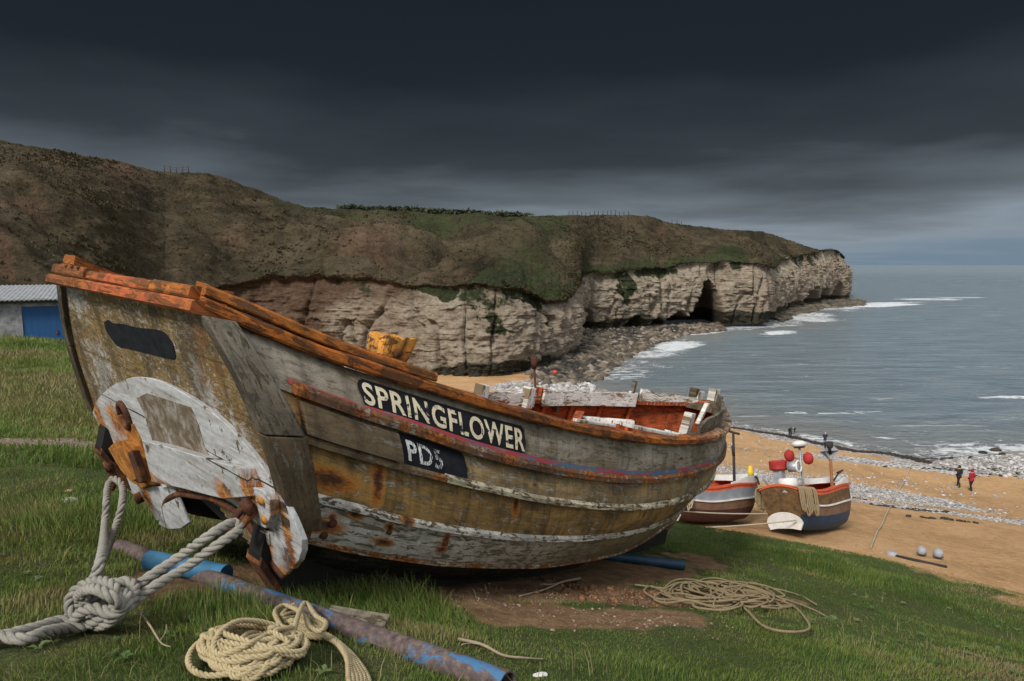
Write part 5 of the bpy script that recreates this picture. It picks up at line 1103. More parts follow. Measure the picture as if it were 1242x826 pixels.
# washboards standing inside the rails, frames, stringers, thwart, bow fittings
def washboard(k, sg, x0, x1, inset, z0, z1, mat, name='washboard', thick=.03, n=40, rag=.012, seed=2, zfun=None):
    t = np.linspace((x0 - CX0[k]) / (CX1[k] - CX0[k]), (x1 - CX0[k]) / (CX1[k] - CX0[k]), n); P, N = cpt(k, t, sg); up = np.array([0, 0, 1.])
    top = z1 + rag * fbm(np.stack([P[:, 0] * 5, P[:, 0] * 0 + seed, P[:, 0] * 0], -1), 4, seed); top = top if zfun is None else top * zfun(np.linspace(0, 1, n))
    S = np.stack([P - N * inset + up * z0, P - N * (inset + thick) + up * z0, P - N * (inset + thick) + up * top[:, None], P - N * inset + up * top[:, None]], 1); V, f = sweep(LB(S))
    uv = np.stack([np.repeat(P[:, 0] * SC, 4), np.tile([0, .03, .25, .28], n)], -1); o = mesh(name, V, f, mat, boat, uv=uv, smooth=False); return o
washboard('rail', -1, 2.02, 2.62, .142, -.03, .12, M['whitepaint'], seed=2); washboard('rail', -1, 2.95, 3.72, .142, -.03, .115, M['whitepaint'], seed=3, rag=.025); washboard('rail', -1, 3.74, 4.52, .15, -.02, .135, M['whitepaint'], seed=13, rag=.018); washboard('rail', -1, 4.66, 6.05, .142, -.02, .15, M['whitepaint'], seed=4, rag=.03); washboard('rail', -1, 6.12, 6.9, .11, .0, .19, M['whitepaint'], seed=14, rag=.05, zfun=lambda s: 1 - .45 * s)
washboard('rail', 1, 4.7, 6.95, .05, .05, .20, M['greywood'], seed=6, zfun=lambda s: sstep(-.15, .12, s))
for x in np.arange(.6, 6.3, .42):
    for sg in (1, -1):
        pts = []
        for ka, kb_ in (('rail', 'S1'), ('S1', 'S2'), ('S2', 'S3'), ('S3', 'S4')):
            for f in np.linspace(0, 1, 4)[:-1]: pts.append(hullpt(ka, kb_, np.array([x]), np.array([f]), -.085, sg)[0])
        V, f = tube(LB(np.array(pts)), .032, 6); mesh('frame', V, f, M['interior'], boat)
for k, f_, in (('S1', .2), ('S2', .3)):
    for sg in (1, -1):
        xs = np.linspace(.8, 5.9, 50); P = hullpt(k, 'S2' if k == 'S1' else 'S3', xs, np.full(50, f_), -.135, sg); S = np.stack([P + [0, -.02, -.05], P + [0, .02, -.05], P + [0, .02, .05], P + [0, -.02, .05]], 1); V, f = sweep(LB(S)); mesh('stringer', V, f, M['interior'], boat, smooth=False)
for x, mat in ((2.6, M['interior']), (4.25, M['interior'])):
    b = float(CB['S1'](x)) - .08; h = float(CH['S1'](x)) + .02; mesh('thwart', *(lambda V, f: (LB(V + np.array([x, 0, h])), f))(*boxgeo((0, 0, 0), (.26, 2 * b, .045))), mat, boat, smooth=False)
def bpx(u, v, y):
    """boat point on the fore-and-aft plane at half breadth y seen at a pixel"""
    d = ray(u, v) * SC; t = ((BC @ ax_s) * SC + y * SC) / (d @ ax_s); return fromW(d * t)
def post_px(name, u, v0, v1, y, w, mat, lean=(0, 0), parent=boat, d=None):
    a = bpx(u, v1, y); b = bpx(u, v0, y); L_ = b[2] - a[2]; c = (a + b) / 2; V, f = boxgeo((0, 0, 0), (w, d or w, L_ + .0)); V = V + np.stack([lean[0] * V[:, 2], lean[1] * V[:, 2], V[:, 2] * 0], -1)
    o = mesh(name, LB(V + c), f, mat, parent, uv=np.stack([V[:, 2], V[:, 0]], -1), smooth=False); bevel(o, .008); return o
post_px('bulwark_post', 584, 466, 484, -.86, .11, M['whitepaint']); post_px('bulwark_post', 640, 469, 495, -.84, .10, M['whitepaint'], (.05, 0)); post_px('bulwark_post', 676, 474, 500, -.86, .06, M['rust_wood'], (-.1, 0)); post_px('bulwark_post', 848, 474, 492, -.3, .16, M['whitepaint'], (.4, 0), d=.03); post_px('bulwark_post', 852, 488, 515, .3, .05, M['whitepaint'], (.6, 0)); post_px('bulwark_post', 654, 470, 496, -1.03, .12, M['interior'])
post_px('bulwark_post', 766, 461, 500, -.98, .055, M['greywood'], (.06, 0)); post_px('bulwark_post', 772, 478, 498, -.96, .05, M['brownwood'], (-.1, 0)); post_px('bulwark_post', 762, 474, 494, -.97, .04, M['whitewood'], (.25, 0))
post_px('bow_post', 840, 470, 502, -.35, .10, M['brownwood']); post_px('stem_post', 865, 471, 492, -.04, .14, M['whitewood'], d=.1); post_px('bow_post', 833, 500, 530, .55, .09, M['whitewood'], (.22, 0))
# iron rod standing at the far rail
a = bpx(650, 492, -1.02); b = bpx(648, 440, -1.02); mb = MBuild().add(*tube(LB(np.array([a, b])), .014, 8)); c = LB(bpx(648, 433, -1.02)); mb.add(*tube(np.array([LB(bpx(648, 447, -1.02)), c]), [.03, .05], 8)); mb.build('iron_rod', M['rust'], boat, smooth=True)
# breasthook and broken planks at the bow
P, N = cpt('rail', np.linspace(.93, .995, 24), 1); Q = np.stack([P * [1, 1, 1] - N * .06 + [0, 0, .045], P * [1, -1, 1] + [0, .06, .045]], 0); V = LB(np.r_[Q.reshape(-1, 3), Q.reshape(-1, 3) - [0, 0, .05]]); f0 = gridfaces(2, 24)
mesh('breasthook', V, [tuple(q) for q in f0] + [tuple(q + 48) for q in f0] + [(0, 24, 72, 48)], M['brownwood'], boat, uv=np.r_[Q.reshape(-1, 3)[:, :2], Q.reshape(-1, 3)[:, :2]], smooth=False)
def loose(u, v, y, size, rz, ry, lab):
    c = bpx(u, v, y); V, f = boxgeo((0, 0, 0), size); cz, sz = math.cos(rz), math.sin(rz); V = V @ np.array([[cz, sz, 0], [-sz, cz, 0], [0, 0, 1]]); cy, sy = math.cos(ry), math.sin(ry); V = V @ np.array([[cy, 0, -sy], [0, 1, 0], [sy, 0, cy]])
    W = np.array([toW(p) for p in V / SC + c]); o_ = W.mean(0); o = mesh('plank', W - o_, f, M['whitewood'], uv=V[:, :2], smooth=False, loc=tuple(o_)); bevel(o, .006); tag(o, lab, 'plank', )
loose(786, 521, .93, (.62, .20, .03), .10, .05, 'broad white plank lying along the near gunwale of the big boat')
loose(818, 526, .88, (.22, .16, .03), -.2, .12, 'short white plank end lying just behind the upright at the bow')
loose(722, 513, 1.0, (.55, .06, .025), .02, .03, 'thin pale batten lying along the near gunwale amidships')

# odd broken timbers lying in the bottom of the boat amidships
for i, (x, y, z, L_, a_, tl_, mt) in enumerate([(4.0, -.55, -.62, .9, .4, .15, 'interior'), (4.6, -.35, -.55, .7, -.5, .25, 'interior'), (3.3, -.5, -.60, 1.0, .15, -.12, 'rust_wood'), (5.1, -.3, -.5, .6, .9, .2, 'whitepaint')]):
    V, f = boxgeo((0, 0, 0), (L_, .09, .035)); c_, s_ = math.cos(a_), math.sin(a_); V = V @ np.array([[c_, s_, 0], [-s_, c_, 0], [0, 0, 1]]); V[:, 2] += V[:, 0] * tl_; o = mesh('broken_timber', LB(V + np.array([x, y, z])), f, M[mt], boat, uv=V[:, :2], smooth=False)

# ------------------------------------------------------------------ ropes
def thing_mesh(mb, name, mat, label, cat, smooth=True, group=None):
    V = np.concatenate(mb.V); o_ = V.mean(0); o_[2] = V[:, 2].min(); mb.V = [v - o_ for v in mb.V]
    o = mb.build(name, mat, None, smooth=smooth, loc=tuple(o_)); tag(o, label, cat, group); return o
GK = gpx(118, 766)                                   # ground under the knot
def at(u, v, Y): return unp(u, v, Y)
wl = toW(onT(134, 585, .20)); wr = toW(onT(281, 636, .24))
YL, YR = wl[1], wr[1]; YK = GK[1] + .03
mb = MBuild(); RR = .0225
# bight through the left shackle
rope_geo(mb, smoothpath([at(112, 708, YK + .10), at(124, 672, YK + .22), at(127, 640, 3.9), at(129, 610, YL - .25), at(131, 590, YL - .02), at(136, 581, YL + .02), at(143, 583, YL - .01), at(149, 592, YL - .06), at(148, 612, YL - .3), at(140, 640, 3.95), at(126, 676, 3.45), at(115, 700, YK + .18), at(104, 724, YK - .02)]), RR)
# bight through the right shackle
rope_geo(mb, smoothpath([at(150, 722, YK + .08), at(176, 703, YK + .1), at(215, 677, YK + .22), at(250, 652, YR - .14), at(274, 637, YR - .04), at(284, 634, YR + .01), at(290, 638, YR), at(287, 645, YR - .04), at(262, 662, YR - .14), at(222, 690, YK + .2), at(186, 712, YK + .08), at(152, 738, YK - .02)]), RR)
# the knot
Kc = [(92, 748, .02), (84, 735, .04), (90, 718, .05), (108, 707, .04), (128, 706, -.04), (140, 716, -.1), (138, 734, -.12), (124, 748, -.10), (106, 757, -.06), (88, 760, .0), (84, 748, .05), (96, 732, .06), (116, 722, .02), (138, 708, .06), (156, 706, .08), (164, 716, .02), (158, 732, -.08), (143, 746, -.12), (128, 757, -.10), (112, 757, .0), (112, 742, .08), (126, 728, .06), (142, 720, -.02), (154, 722, -.08), (152, 736, -.14), (136, 744, -.15), (116, 738, -.12), (100, 742, -.10), (88, 756, -.06)]
rope_geo(mb, smoothpath([at(u, v, YK + dy * .8) for u, v, dy in Kc], 10), RR * 1.02)
rope_geo(mb, smoothpath([at(150, 738, YK + .04), at(138, 750, YK - .06), at(118, 752, YK + .06), at(100, 740, YK + .1), at(96, 722, YK + .02), at(112, 714, YK - .1), at(132, 722, YK - .16), at(146, 736, YK - .12), at(132, 752, YK - .06), at(110, 756, YK - .06)], 10), RR)
# the two tails, lying off to the left
tl = [(118, 756, YK - .02), (96, 757, YK - .05), (74, 762, YK - .12), (46, 770, YK - .22), (18, 778, YK - .33), (-20, 788, YK - .48), (-70, 800, YK - .62)]
tl2 = [(104, 760, YK - .06), (84, 762, YK - .1), (58, 775, YK - .2), (34, 785, YK - .28), (8, 783, YK - .4), (-20, 780, YK - .5), (-60, 786, YK - .6)]
for q in (tl, tl2): rope_geo(mb, smoothpath([(at(*p) if i < 2 else gpx(p[0], p[1] + 6, 1.) + [0, 0, .05]) for i, p in enumerate(q)]), RR)
thing_mesh(mb, 'mooring_rope', M['hawser'], 'thick grey three strand rope knotted on the grass and shackled to the stern', 'rope')
def onground(path, lift):
    path = np.asarray(path, float).copy(); path[:, 2] = height(path[:, 0], path[:, 1]) + lift; return path
# coil of straw rope in front
def near_coil():
    c = gpx(310, 806); mb = MBuild(); r = random.Random(5); pts = []
    ex = np.array([1, 0, 0.]); ey = np.array([0, 1, 0.])
    n = 34
    for i in range(n):
        a0 = r.uniform(-.35, .35) + (.9 if i % 4 == 1 else 0); L_ = r.uniform(.14, .215); W = r.uniform(.06, .15); cx = r.uniform(-.04, .04); cy = r.uniform(-.06, .03)
        for k_ in range(12):
            t = k_ / 12 * 2 * math.pi; x = W * math.cos(t); y = L_ * math.sin(t); rr = math.hypot(x, y)
            X = c[0] + cx + x * math.cos(a0) - y * math.sin(a0); Y = c[1] + .0 + cy + x * math.sin(a0) + y * math.cos(a0)
            dome = .12 * (1 - min(1, (math.hypot(X - c[0], Y - c[1]) / .26) ** 2))
            pts.append([X, Y, gz(X, Y) + .018 + dome * (.15 + .85 * i / n) + .006 * (i % 3)])
    # ends in a bight tucked round the waist, then a hank going right
    e = [(366, 748), (380, 764), (392, 772), (386, 782), (372, 775), (366, 760), (352, 748), (340, 744), (330, 752), (338, 770)]
    for j, (u, v) in enumerate(e): g = gpx(u + 4, v + 6); pts.append([g[0], g[1], g[2] + .09 - .004 * j])
    rope_geo(mb, smoothpath(pts, 7), .011, seg=7, n=5)
    for j in range(7):
        k_ = [gpx(338 + 2 * j, 758 + j), gpx(356 + r.uniform(-4, 4), 745 + 3.4 * j), gpx(384 + r.uniform(-4, 4), 752 + 3.2 * j), gpx(396 - .6 * j, 762 + 2.2 * j + 3), gpx(384, 768 + 1.8 * j + 2), gpx(352, 770 + 1.2 * j)]
        rope_geo(mb, smoothpath([q + [0, 0, .035 + .012 * math.sin(i * 1.4 + j)] for i, q in enumerate(k_)], 8), .0105, seg=7, n=5)
    for j in range(6):
        k_ = [gpx(372 + 3 * j, 772 + j), gpx(398 + 2 * j, 778 + 2 * j), gpx(420 + r.uniform(-2, 2), 796 + 3 * j), gpx(438 - 3 * j, 816 + 3 * j), gpx(448 - 5 * j, 836), gpx(446 - 4 * j, 858)]
        rope_geo(mb, smoothpath([q + [0, 0, .028 + .006 * j * (i > 1) * .6] for i, q in enumerate(k_)], 8), .0105, seg=7, n=5)
    return thing_mesh(mb, 'coiled_rope', M['tanrope'], 'heap of straw coloured rope piled in loops on the grass in front of the stern', 'rope')
near_coil()
def far_coil():
    mb = MBuild(); r = random.Random(3); pts = []
    for i in range(15):
        u0 = 842 + i * 5.2 + r.uniform(-12, 12); v0 = 726 + r.uniform(-5, 6); a, b = r.uniform(30, 62), r.uniform(7, 15); ph = r.uniform(0, 6); tilt = r.uniform(.0, .22)
        for k_ in range(9):
            t = ph + k_ / 9 * 2 * math.pi; u = u0 + a * math.cos(t); v = v0 + b * math.sin(t) + tilt * a * math.cos(t); g = gpx(u, v); pts.append(g + [0, 0, .025 + .05 * r.random() * (abs(u - 880) < 60)])
    pts += [gpx(u, v) + [0, 0, .03] for u, v in [(900, 740), (925, 764), (958, 772), (981, 768), (976, 754), (960, 738), (930, 728), (900, 724)]]
    rope_geo(mb, smoothpath(pts, 7), .0095, seg=6, n=5)
    for q in ([(770, 712), (800, 716), (840, 722), (880, 742)], [(925, 722), (960, 732), (985, 742), (1004, 752)], [(800, 722), (830, 733), (870, 738), (905, 736)], [(900, 718), (935, 716), (968, 724), (990, 736)]):
        rope_geo(mb, smoothpath([gpx(u, v) + [0, 0, .022] for u, v in q], 12), .009, seg=6, n=5)
    return thing_mesh(mb, 'coiled_rope', M['brownrope'], 'loose brown rope tangled flat on the grass to the right of the big boat', 'rope')
far_coil()
# ------------------------------------------------------------------ pipes, rollers, plank, sticks, stones
def pipe(name, a, b, r0, mat, label, cat='pipe', lift=.0, hollow=True, n=60, sag=0.):
    P = np.linspace(a, b, n); P[:, 2] = np.maximum(P[:, 2], -1e9) + lift; d = (b - a) / np.linalg.norm(b - a); L_ = np.linalg.norm(b - a)
    ang = math.atan2(d[1], d[0]); el = math.asin(d[2]); t = np.linspace(0, L_, n)
    rr = r0 * (1 + .012 * fbm(np.stack([t * 6, t * 0, t * 0], -1), 3, 3)); PP = np.stack([t, t * 0, t * 0], -1)
    V, f = tube(PP, rr, 24, cap=not hollow)
    if hollow:
        V2, f2 = tube(PP, rr * .88, 24, cap=False); m = len(V); V = np.r_[V, V2]; f = list(f) + [tuple(i + m for i in q)[::-1] for q in f2]
        f += [(i, (i + 1) % 24, (i + 1) % 24 + m, i + m) for i in range(24)] + [(m - 24 + i, m - 24 + (i + 1) % 24, 2 * m - 24 + (i + 1) % 24, 2 * m - 24 + i) for i in range(24)]
    o = mesh(name, V, f, mat); o.location = tuple(P[0]); o.rotation_euler = (0, -el, ang); shade_auto(o, 40); tag(o, label, cat); return o
g1, g2 = gpx(146, 668), gpx(616, 846); pipe('pipe', g1 + [0, 0, .03], g2 + [0, 0, .045], .048, M['pipe'], 'long pipe with flaking blue paint lying across the grass under the stern')
ga = gpx(182, 694); gb = gpx(262, 706); pipe('roller', ga + [0, 0, .075], gb + [0, 0, .05] + (gb - ga) * .15, .056, M['bluepipe'], 'short bright blue roller lying against the pipe behind the knotted rope', 'roller', hollow=False, n=20)
ga = gpx(775, 685); gb = gpx(829, 692); pipe('pipe', ga + [0, 0, .06] - (gb - ga) * 1.2, gb + [0, 0, .06], .055, M['darkblue'], 'open ended dark blue pipe poking out from under the bow', n=20)
def board(u0, v0, u1, v1, w, label):
    a, b = gpx(u0, v0), gpx(u1, v1); d = b - a; L_ = np.linalg.norm(d); V, f = boxgeo((L_ / 2, 0, .02), (L_, w, .022)); o = mesh('plank', V, f, M['greywood'], uv=V[:, :2], smooth=False); o.location = tuple(a + [0, 0, .02]); o.rotation_euler = (R(8), -math.asin(d[2] / L_), math.atan2(d[1], d[0])); bevel(o, .004); tag(o, label, 'plank')
board(398, 752, 470, 764, .085, 'grey weathered plank half hidden in the grass beside the flaking pipe')
m_stick = simple('bleached_driftwood', (.30, .235, .165), .9, .35, 12, .4)
def stick(px, r0, label, name='stick', lift=.02, branch=None):
    P = smoothpath([gpx(u, v) + [0, 0, lift + .01 * (i % 2)] for i, (u, v) in enumerate(px)], 8); mb = MBuild().add(*tube(P, np.linspace(r0, r0 * .45, len(P)), 7))
    for b_ in branch or []: mb.add(*tube(smoothpath([gpx(u, v) + [0, 0, lift + .01] for u, v in b_], 6), r0 * .45, 5))
    thing_mesh(mb, name, m_stick, label, 'stick')
stick([(704, 704), (682, 710), (660, 718), (630, 728)], .011, 'pale stick lying on the bare soil below the big boat', branch=[[(682, 710), (668, 713), (655, 713)]])
stick([(556, 780), (585, 790), (610, 800), (635, 806), (660, 805)], .008, 'long bent pale stick lying in the grass in front of the boat', branch=[[(585, 790), (572, 788), (560, 790)]])
stick([(168, 755), (182, 775), (196, 795), (208, 804)], .005, 'thin dry twig on the grass between the knot and the rope heap', lift=.05, branch=[[(196, 795), (202, 785), (203, 775)]])
def stone(u, v, s, col, label, cat='stone'):
    c = gpx(u, v); bm = bmesh.new(); bmesh.ops.create_icosphere(bm, subdivisions=3, radius=s); V = np.array([w_.co[:] for w_ in bm.verts]); Fc = [[w_.index for w_ in f.verts] for f in bm.faces]; bm.free()
    V = V * (1 + .25 * fbm(V / s * 1.2 + u, 3, 5)[:, None]) * [1.4, 1, .6]; tag(mesh('stone', V, Fc, simple('stone_' + cat + str(u), col, .9, .25, 20, .2), loc=tuple(c + [0, 0, s * .25])), label, cat)
stone(84, 610, .055, (.32, .32, .32), 'smooth grey stone in the grass left of the stern'); stone(83, 597, .03, (.34, .19, .12), 'small reddish pebble in the grass left of the stern', 'pebble')
stone(560, 823, .02, (.5, .48, .44), 'small white pebble in the grass near the flaking pipe', 'pebble'); stone(656, 822, .022, (.55, .53, .5), 'white pebble at the bottom edge of the grass', 'pebble')
def clods():
    pts = []
    for u, v, n, a, b in [(735, 716, 140, .35, .15), (700, 712, 60, .4, .12), (765, 722, 50, .2, .1), (722, 727, 60, .3, .12)]:
        c = gpx(u, v)
        for j in range(n): pts.append([c[0] + rng.normal(0, a), c[1] + rng.normal(0, b)])
    q = np.array(pts); s = .006 + .02 * rng.random(len(q)) ** 2; rockset('rusty_debris', np.c_[q, height(q[:, 0], q[:, 1]) + s * .4], s, rockmat('rusty_clods', [(0, (.05, .025, .014)), (.6, (.15, .07, .032)), (1, (.28, .15, .07))]), .8)
    pts = []
    for u, v, n, a, b in [(735, 752, 420, .55, .2), (770, 722, 380, .7, .2), (650, 722, 160, .5, .15)]:
        c = gpx(u, v)
        for j in range(n): pts.append([c[0] + rng.normal(0, a), c[1] + rng.normal(0, b)])
    q = np.array(pts); s = .003 + .010 * rng.random(len(q)) ** 3; rockset('gravel', np.c_[q, height(q[:, 0], q[:, 1]) + s * .3], s, rockmat('pale_gravel', [(0, (.14, .10, .07)), (.6, (.20, .14, .09)), (1, (.33, .27, .21))]), .6)
clods()

# ------------------------------------------------------------------ the two boats on the beach
m_white = simple('white_boat_paint', (.62, .62, .6), .5, .25, 3, .05, c2=(.5, .49, .46)); m_orange = simple('orange_boat_paint', (.56, .10, .035), .5, .25, 3, .05, c2=(.40, .07, .03))
m_navy = simple('blue_boat_paint', (.014, .055, .12), .5, .3, 3, .05); m_greyp = simple('grey_boat_paint', (.22, .24, .27), .55, .25, 3, .05); m_varn = simple('brown_planked_side', (.19, .115, .075), .6, .3, 4, .1, c2=(.13, .075, .05)); m_dkred = simple('dark_red_bottom', (.085, .04, .036), .7, .3, 4, .1)
m_trdk = simple('dark_planked_stern', (.06, .034, .018), .8, .5, 5, .3, c2=(.15, .085, .03)); m_dark = simple('dark_tarred_pole', (.03, .027, .025), .8, .3, 9, .1); m_red = simple('red_fender', (.36, .028, .026), .75, .4, 4, .1); m_galv = simple('galvanised_steel', (.36, .38, .40), .45, .2, 6, 0, metal=.4); m_polew = simple('rusty_brown_mast', (.25, .11, .045), .8, .35, 8, .1)
m_yel = simple('yellow_cover', (.6, .42, .04), .6, .2)
def beach_boat(c, ang, pitch, rollb, bands, label, Lb=6.6, W=1.18, Hh=1.15, trans=True, sc=1.0):
    root = bpy.data.objects.new('beached_coble', None); COL.objects.link(root)
    a = np.array([math.cos(ang) * math.cos(pitch), math.sin(ang) * math.cos(pitch), -math.sin(pitch)]); rt = np.array([-math.sin(ang), math.cos(ang), 0]); up = np.cross(a, rt)
    rt2 = rt * math.cos(rollb) + up * math.sin(rollb); up2 = np.cross(a, rt2)
    root.matrix_world = Matrix.Translation(Vector(c)) @ Matrix([list(r) for r in np.stack([a, rt2, up2], 1)]).to_4x4() @ Matrix.Scale(sc, 4)
    tag(root, label, 'boat')
    x = np.linspace(0, 1, 60); bw = herm([(0, .80), (.2, .95), (.45, 1.), (.65, .93), (.82, .66), (.93, .34), (1, .03)]); sh = herm([(0, .98), (.3, .90), (.6, 1.0), (.85, 1.0), (1, 1.06)]); kl = herm([(0, .10), (.3, 0), (.7, 0), (.88, .12), (.95, .34), (1, .75)])
    rows = 17; fr = np.linspace(0, 1, rows); grid_ = []
    for f in fr:  # f 0 keel .. 1 gunwale
        s = np.sin(f * np.pi / 2) ** .62; bb = W * bw(x) * s * (1 - .06 * (f > .8)); z = (kl(x) + (sh(x) - kl(x)) * (1 - np.cos(f * np.pi / 2)) ** .95) * Hh
        xo = x * Lb + (1 - f) * (.45 * (1 - x) ** 3 * 1.0) - (1 - f) ** 1.4 * .55 * x ** 5; lapp = .012 * ((f * 8) % 1); grid_.append(np.stack([xo, bb + lapp, z], -1))
    G = np.array(grid_)
    for i, (f0, f1, mat) in enumerate(bands):
        r0, r1 = int(round(f0 * (rows - 1))), int(round(f1 * (rows - 1))); sub = G[r0:r1 + 1]; V = np.r_[sub.reshape(-1, 3), (sub * [1, -1, 1]).reshape(-1, 3)]; fc = gridfaces(len(sub), 60)
        mesh(['bottom', 'side', 'upper_side', 'sheer', 'sheer'][min(i, 4)], V, np.r_[fc, fc + len(sub) * 60], mat, root)
    # inside
    I = G * [1, 1, 1]; I[..., 1] = np.maximum(I[..., 1] - .06, .005); I[..., 2] += .02 * (1 - fr)[:, None]; V = np.r_[I[4:].reshape(-1, 3), (I[4:] * [1, -1, 1]).reshape(-1, 3)]; fc = gridfaces(rows - 4, 60); mesh('lining', V, np.r_[fc, fc + (rows - 4) * 60], m_orange, root)
    fl_ = np.array([[I[5, j, 0], I[5, j, 1] * w, I[5, j, 2]] for w in (-1, 0, 1) for j in range(60)]); mesh('floor', fl_, gridfaces(3, 60), m_orange, root)
    # rails
    for sg in (1, -1):
        P = G[-1] * [1, sg, 1]; S = np.stack([P + [0, sg * .05, -.02], P + [0, sg * .05, .05], P + [0, -sg * .09, .06], P + [0, -sg * .09, -.02]], 1); V, f = sweep(S); mesh('gunwale', V, f, m_orange, root, smooth=False)
        P = G[12] * [1, sg, 1]; S = np.stack([P + [0, sg * .0, -.03], P + [0, sg * .05, -.03], P + [0, sg * .05, .03], P + [0, sg * .0, .03]], 1)[2:]; V, f = sweep(S); mesh('rubbing_strake', V, f, m_white, root, smooth=False)
    # raking transom
    T0 = G[:, 0]; V = np.r_[T0, T0 * [1, -1, 1]]; n = rows; f = [(i, i + 1, n + i + 1, n + i) for i in range(n - 1)]; mi = [1 if (i < 5) else 0 for i in range(n - 1)]
    mesh('transom', V + [-.01, 0, 0], f, [m_trdk, bands[0][2]], root, smooth=False, mi=mi)
    yy = np.linspace(-.8 * W, .8 * W, 14); cr = np.r_[np.stack([yy * 0 - .012, yy, yy * 0 + sh(0.) * Hh - .03], -1), np.stack([yy * 0 - .012, yy, sh(0.) * Hh + .16 * (1 - (yy / (.8 * W)) ** 2)], -1)]; mesh('transom_head', cr, gridfaces(2, 14), m_trdk, root, smooth=False)
    aa = np.linspace(0, np.pi, 22); top = np.stack([np.full(22, .06), .80 * W * np.cos(aa) * .92, .24 * Hh + .25 * Hh * np.sin(aa)], -1); top[:, 0] += (1 - top[:, 2] / (Hh)) * .36 - .12
    bot = np.array([[.2, .62 * W, .10 * Hh], [.22, .3 * W, .13 * Hh], [.22, -.3 * W, .13 * Hh], [.2, -.62 * W, .10 * Hh]]); q = np.r_[top, bot[::-1]]; q[:, 0] -= .06; n = len(q)
    mesh('transom_plate', np.r_[q, q + [.07, 0, 0]], [tuple(range(n))] + [tuple(range(2 * n - 1, n - 1, -1))] + [(i, (i + 1) % n, (i + 1) % n + n, i + n) for i in range(n)], m_white, root, smooth=False)
    P = np.array([[0, y, sh(0.) * Hh + .16 * (1 - (y / (.8 * W)) ** 2)] for y in np.linspace(-.8 * W, .8 * W, 14)]); S = np.stack([P + [-.06, 0, -.03], P + [-.06, 0, .06], P + [.08, 0, .06], P + [.08, 0, -.03]], 1); mesh('stern_rail', *sweep(S), m_orange, root, smooth=False)
    # foredeck with white coaming, cuddy, thwarts
    j0 = 40; D = np.array([[G[-1, j, 0], G[-1, j, 1] * w * .95, G[-1, j, 2] + .03 + .05 * (1 - w * w)] for w in np.linspace(-1, 1, 7) for j in range(j0, 60)]); mesh('foredeck', D, gridfaces(7, 20), m_white, root)
    for sg in (1, -1):
        P = G[-1, 30:] * [1, sg, 1]; hgt = (.06 + .20 * sstep(30, 44, np.arange(30, 60)))[:, None] * np.array([0, 0, 1.]); S = np.stack([P + [0, sg * .01, .05], P + [0, -sg * .05, .05], P + [0, -sg * .05, .05] + hgt, P + [0, sg * .01, .05] + hgt], 1); mesh('washboard', *sweep(S), m_white, root, smooth=False)
    for xx in (.28, .5): mesh('thwart', *boxgeo((xx * Lb, 0, .78 * Hh), (.3, 1.8 * W * float(bw(xx)), .05)), m_orange, root, smooth=False)
    mesh('engine_box', *boxgeo((.40 * Lb, .1, .55 * Hh), (.9, .7, .55)), m_greyp, root, smooth=False)
    return root, G
def rope_thing(P, r, mat, label, seg=5):
    mb = MBuild(); rope_geo(mb, P, r, seg=seg, n=4); return thing_mesh(mb, 'rope', mat, label, 'rope')
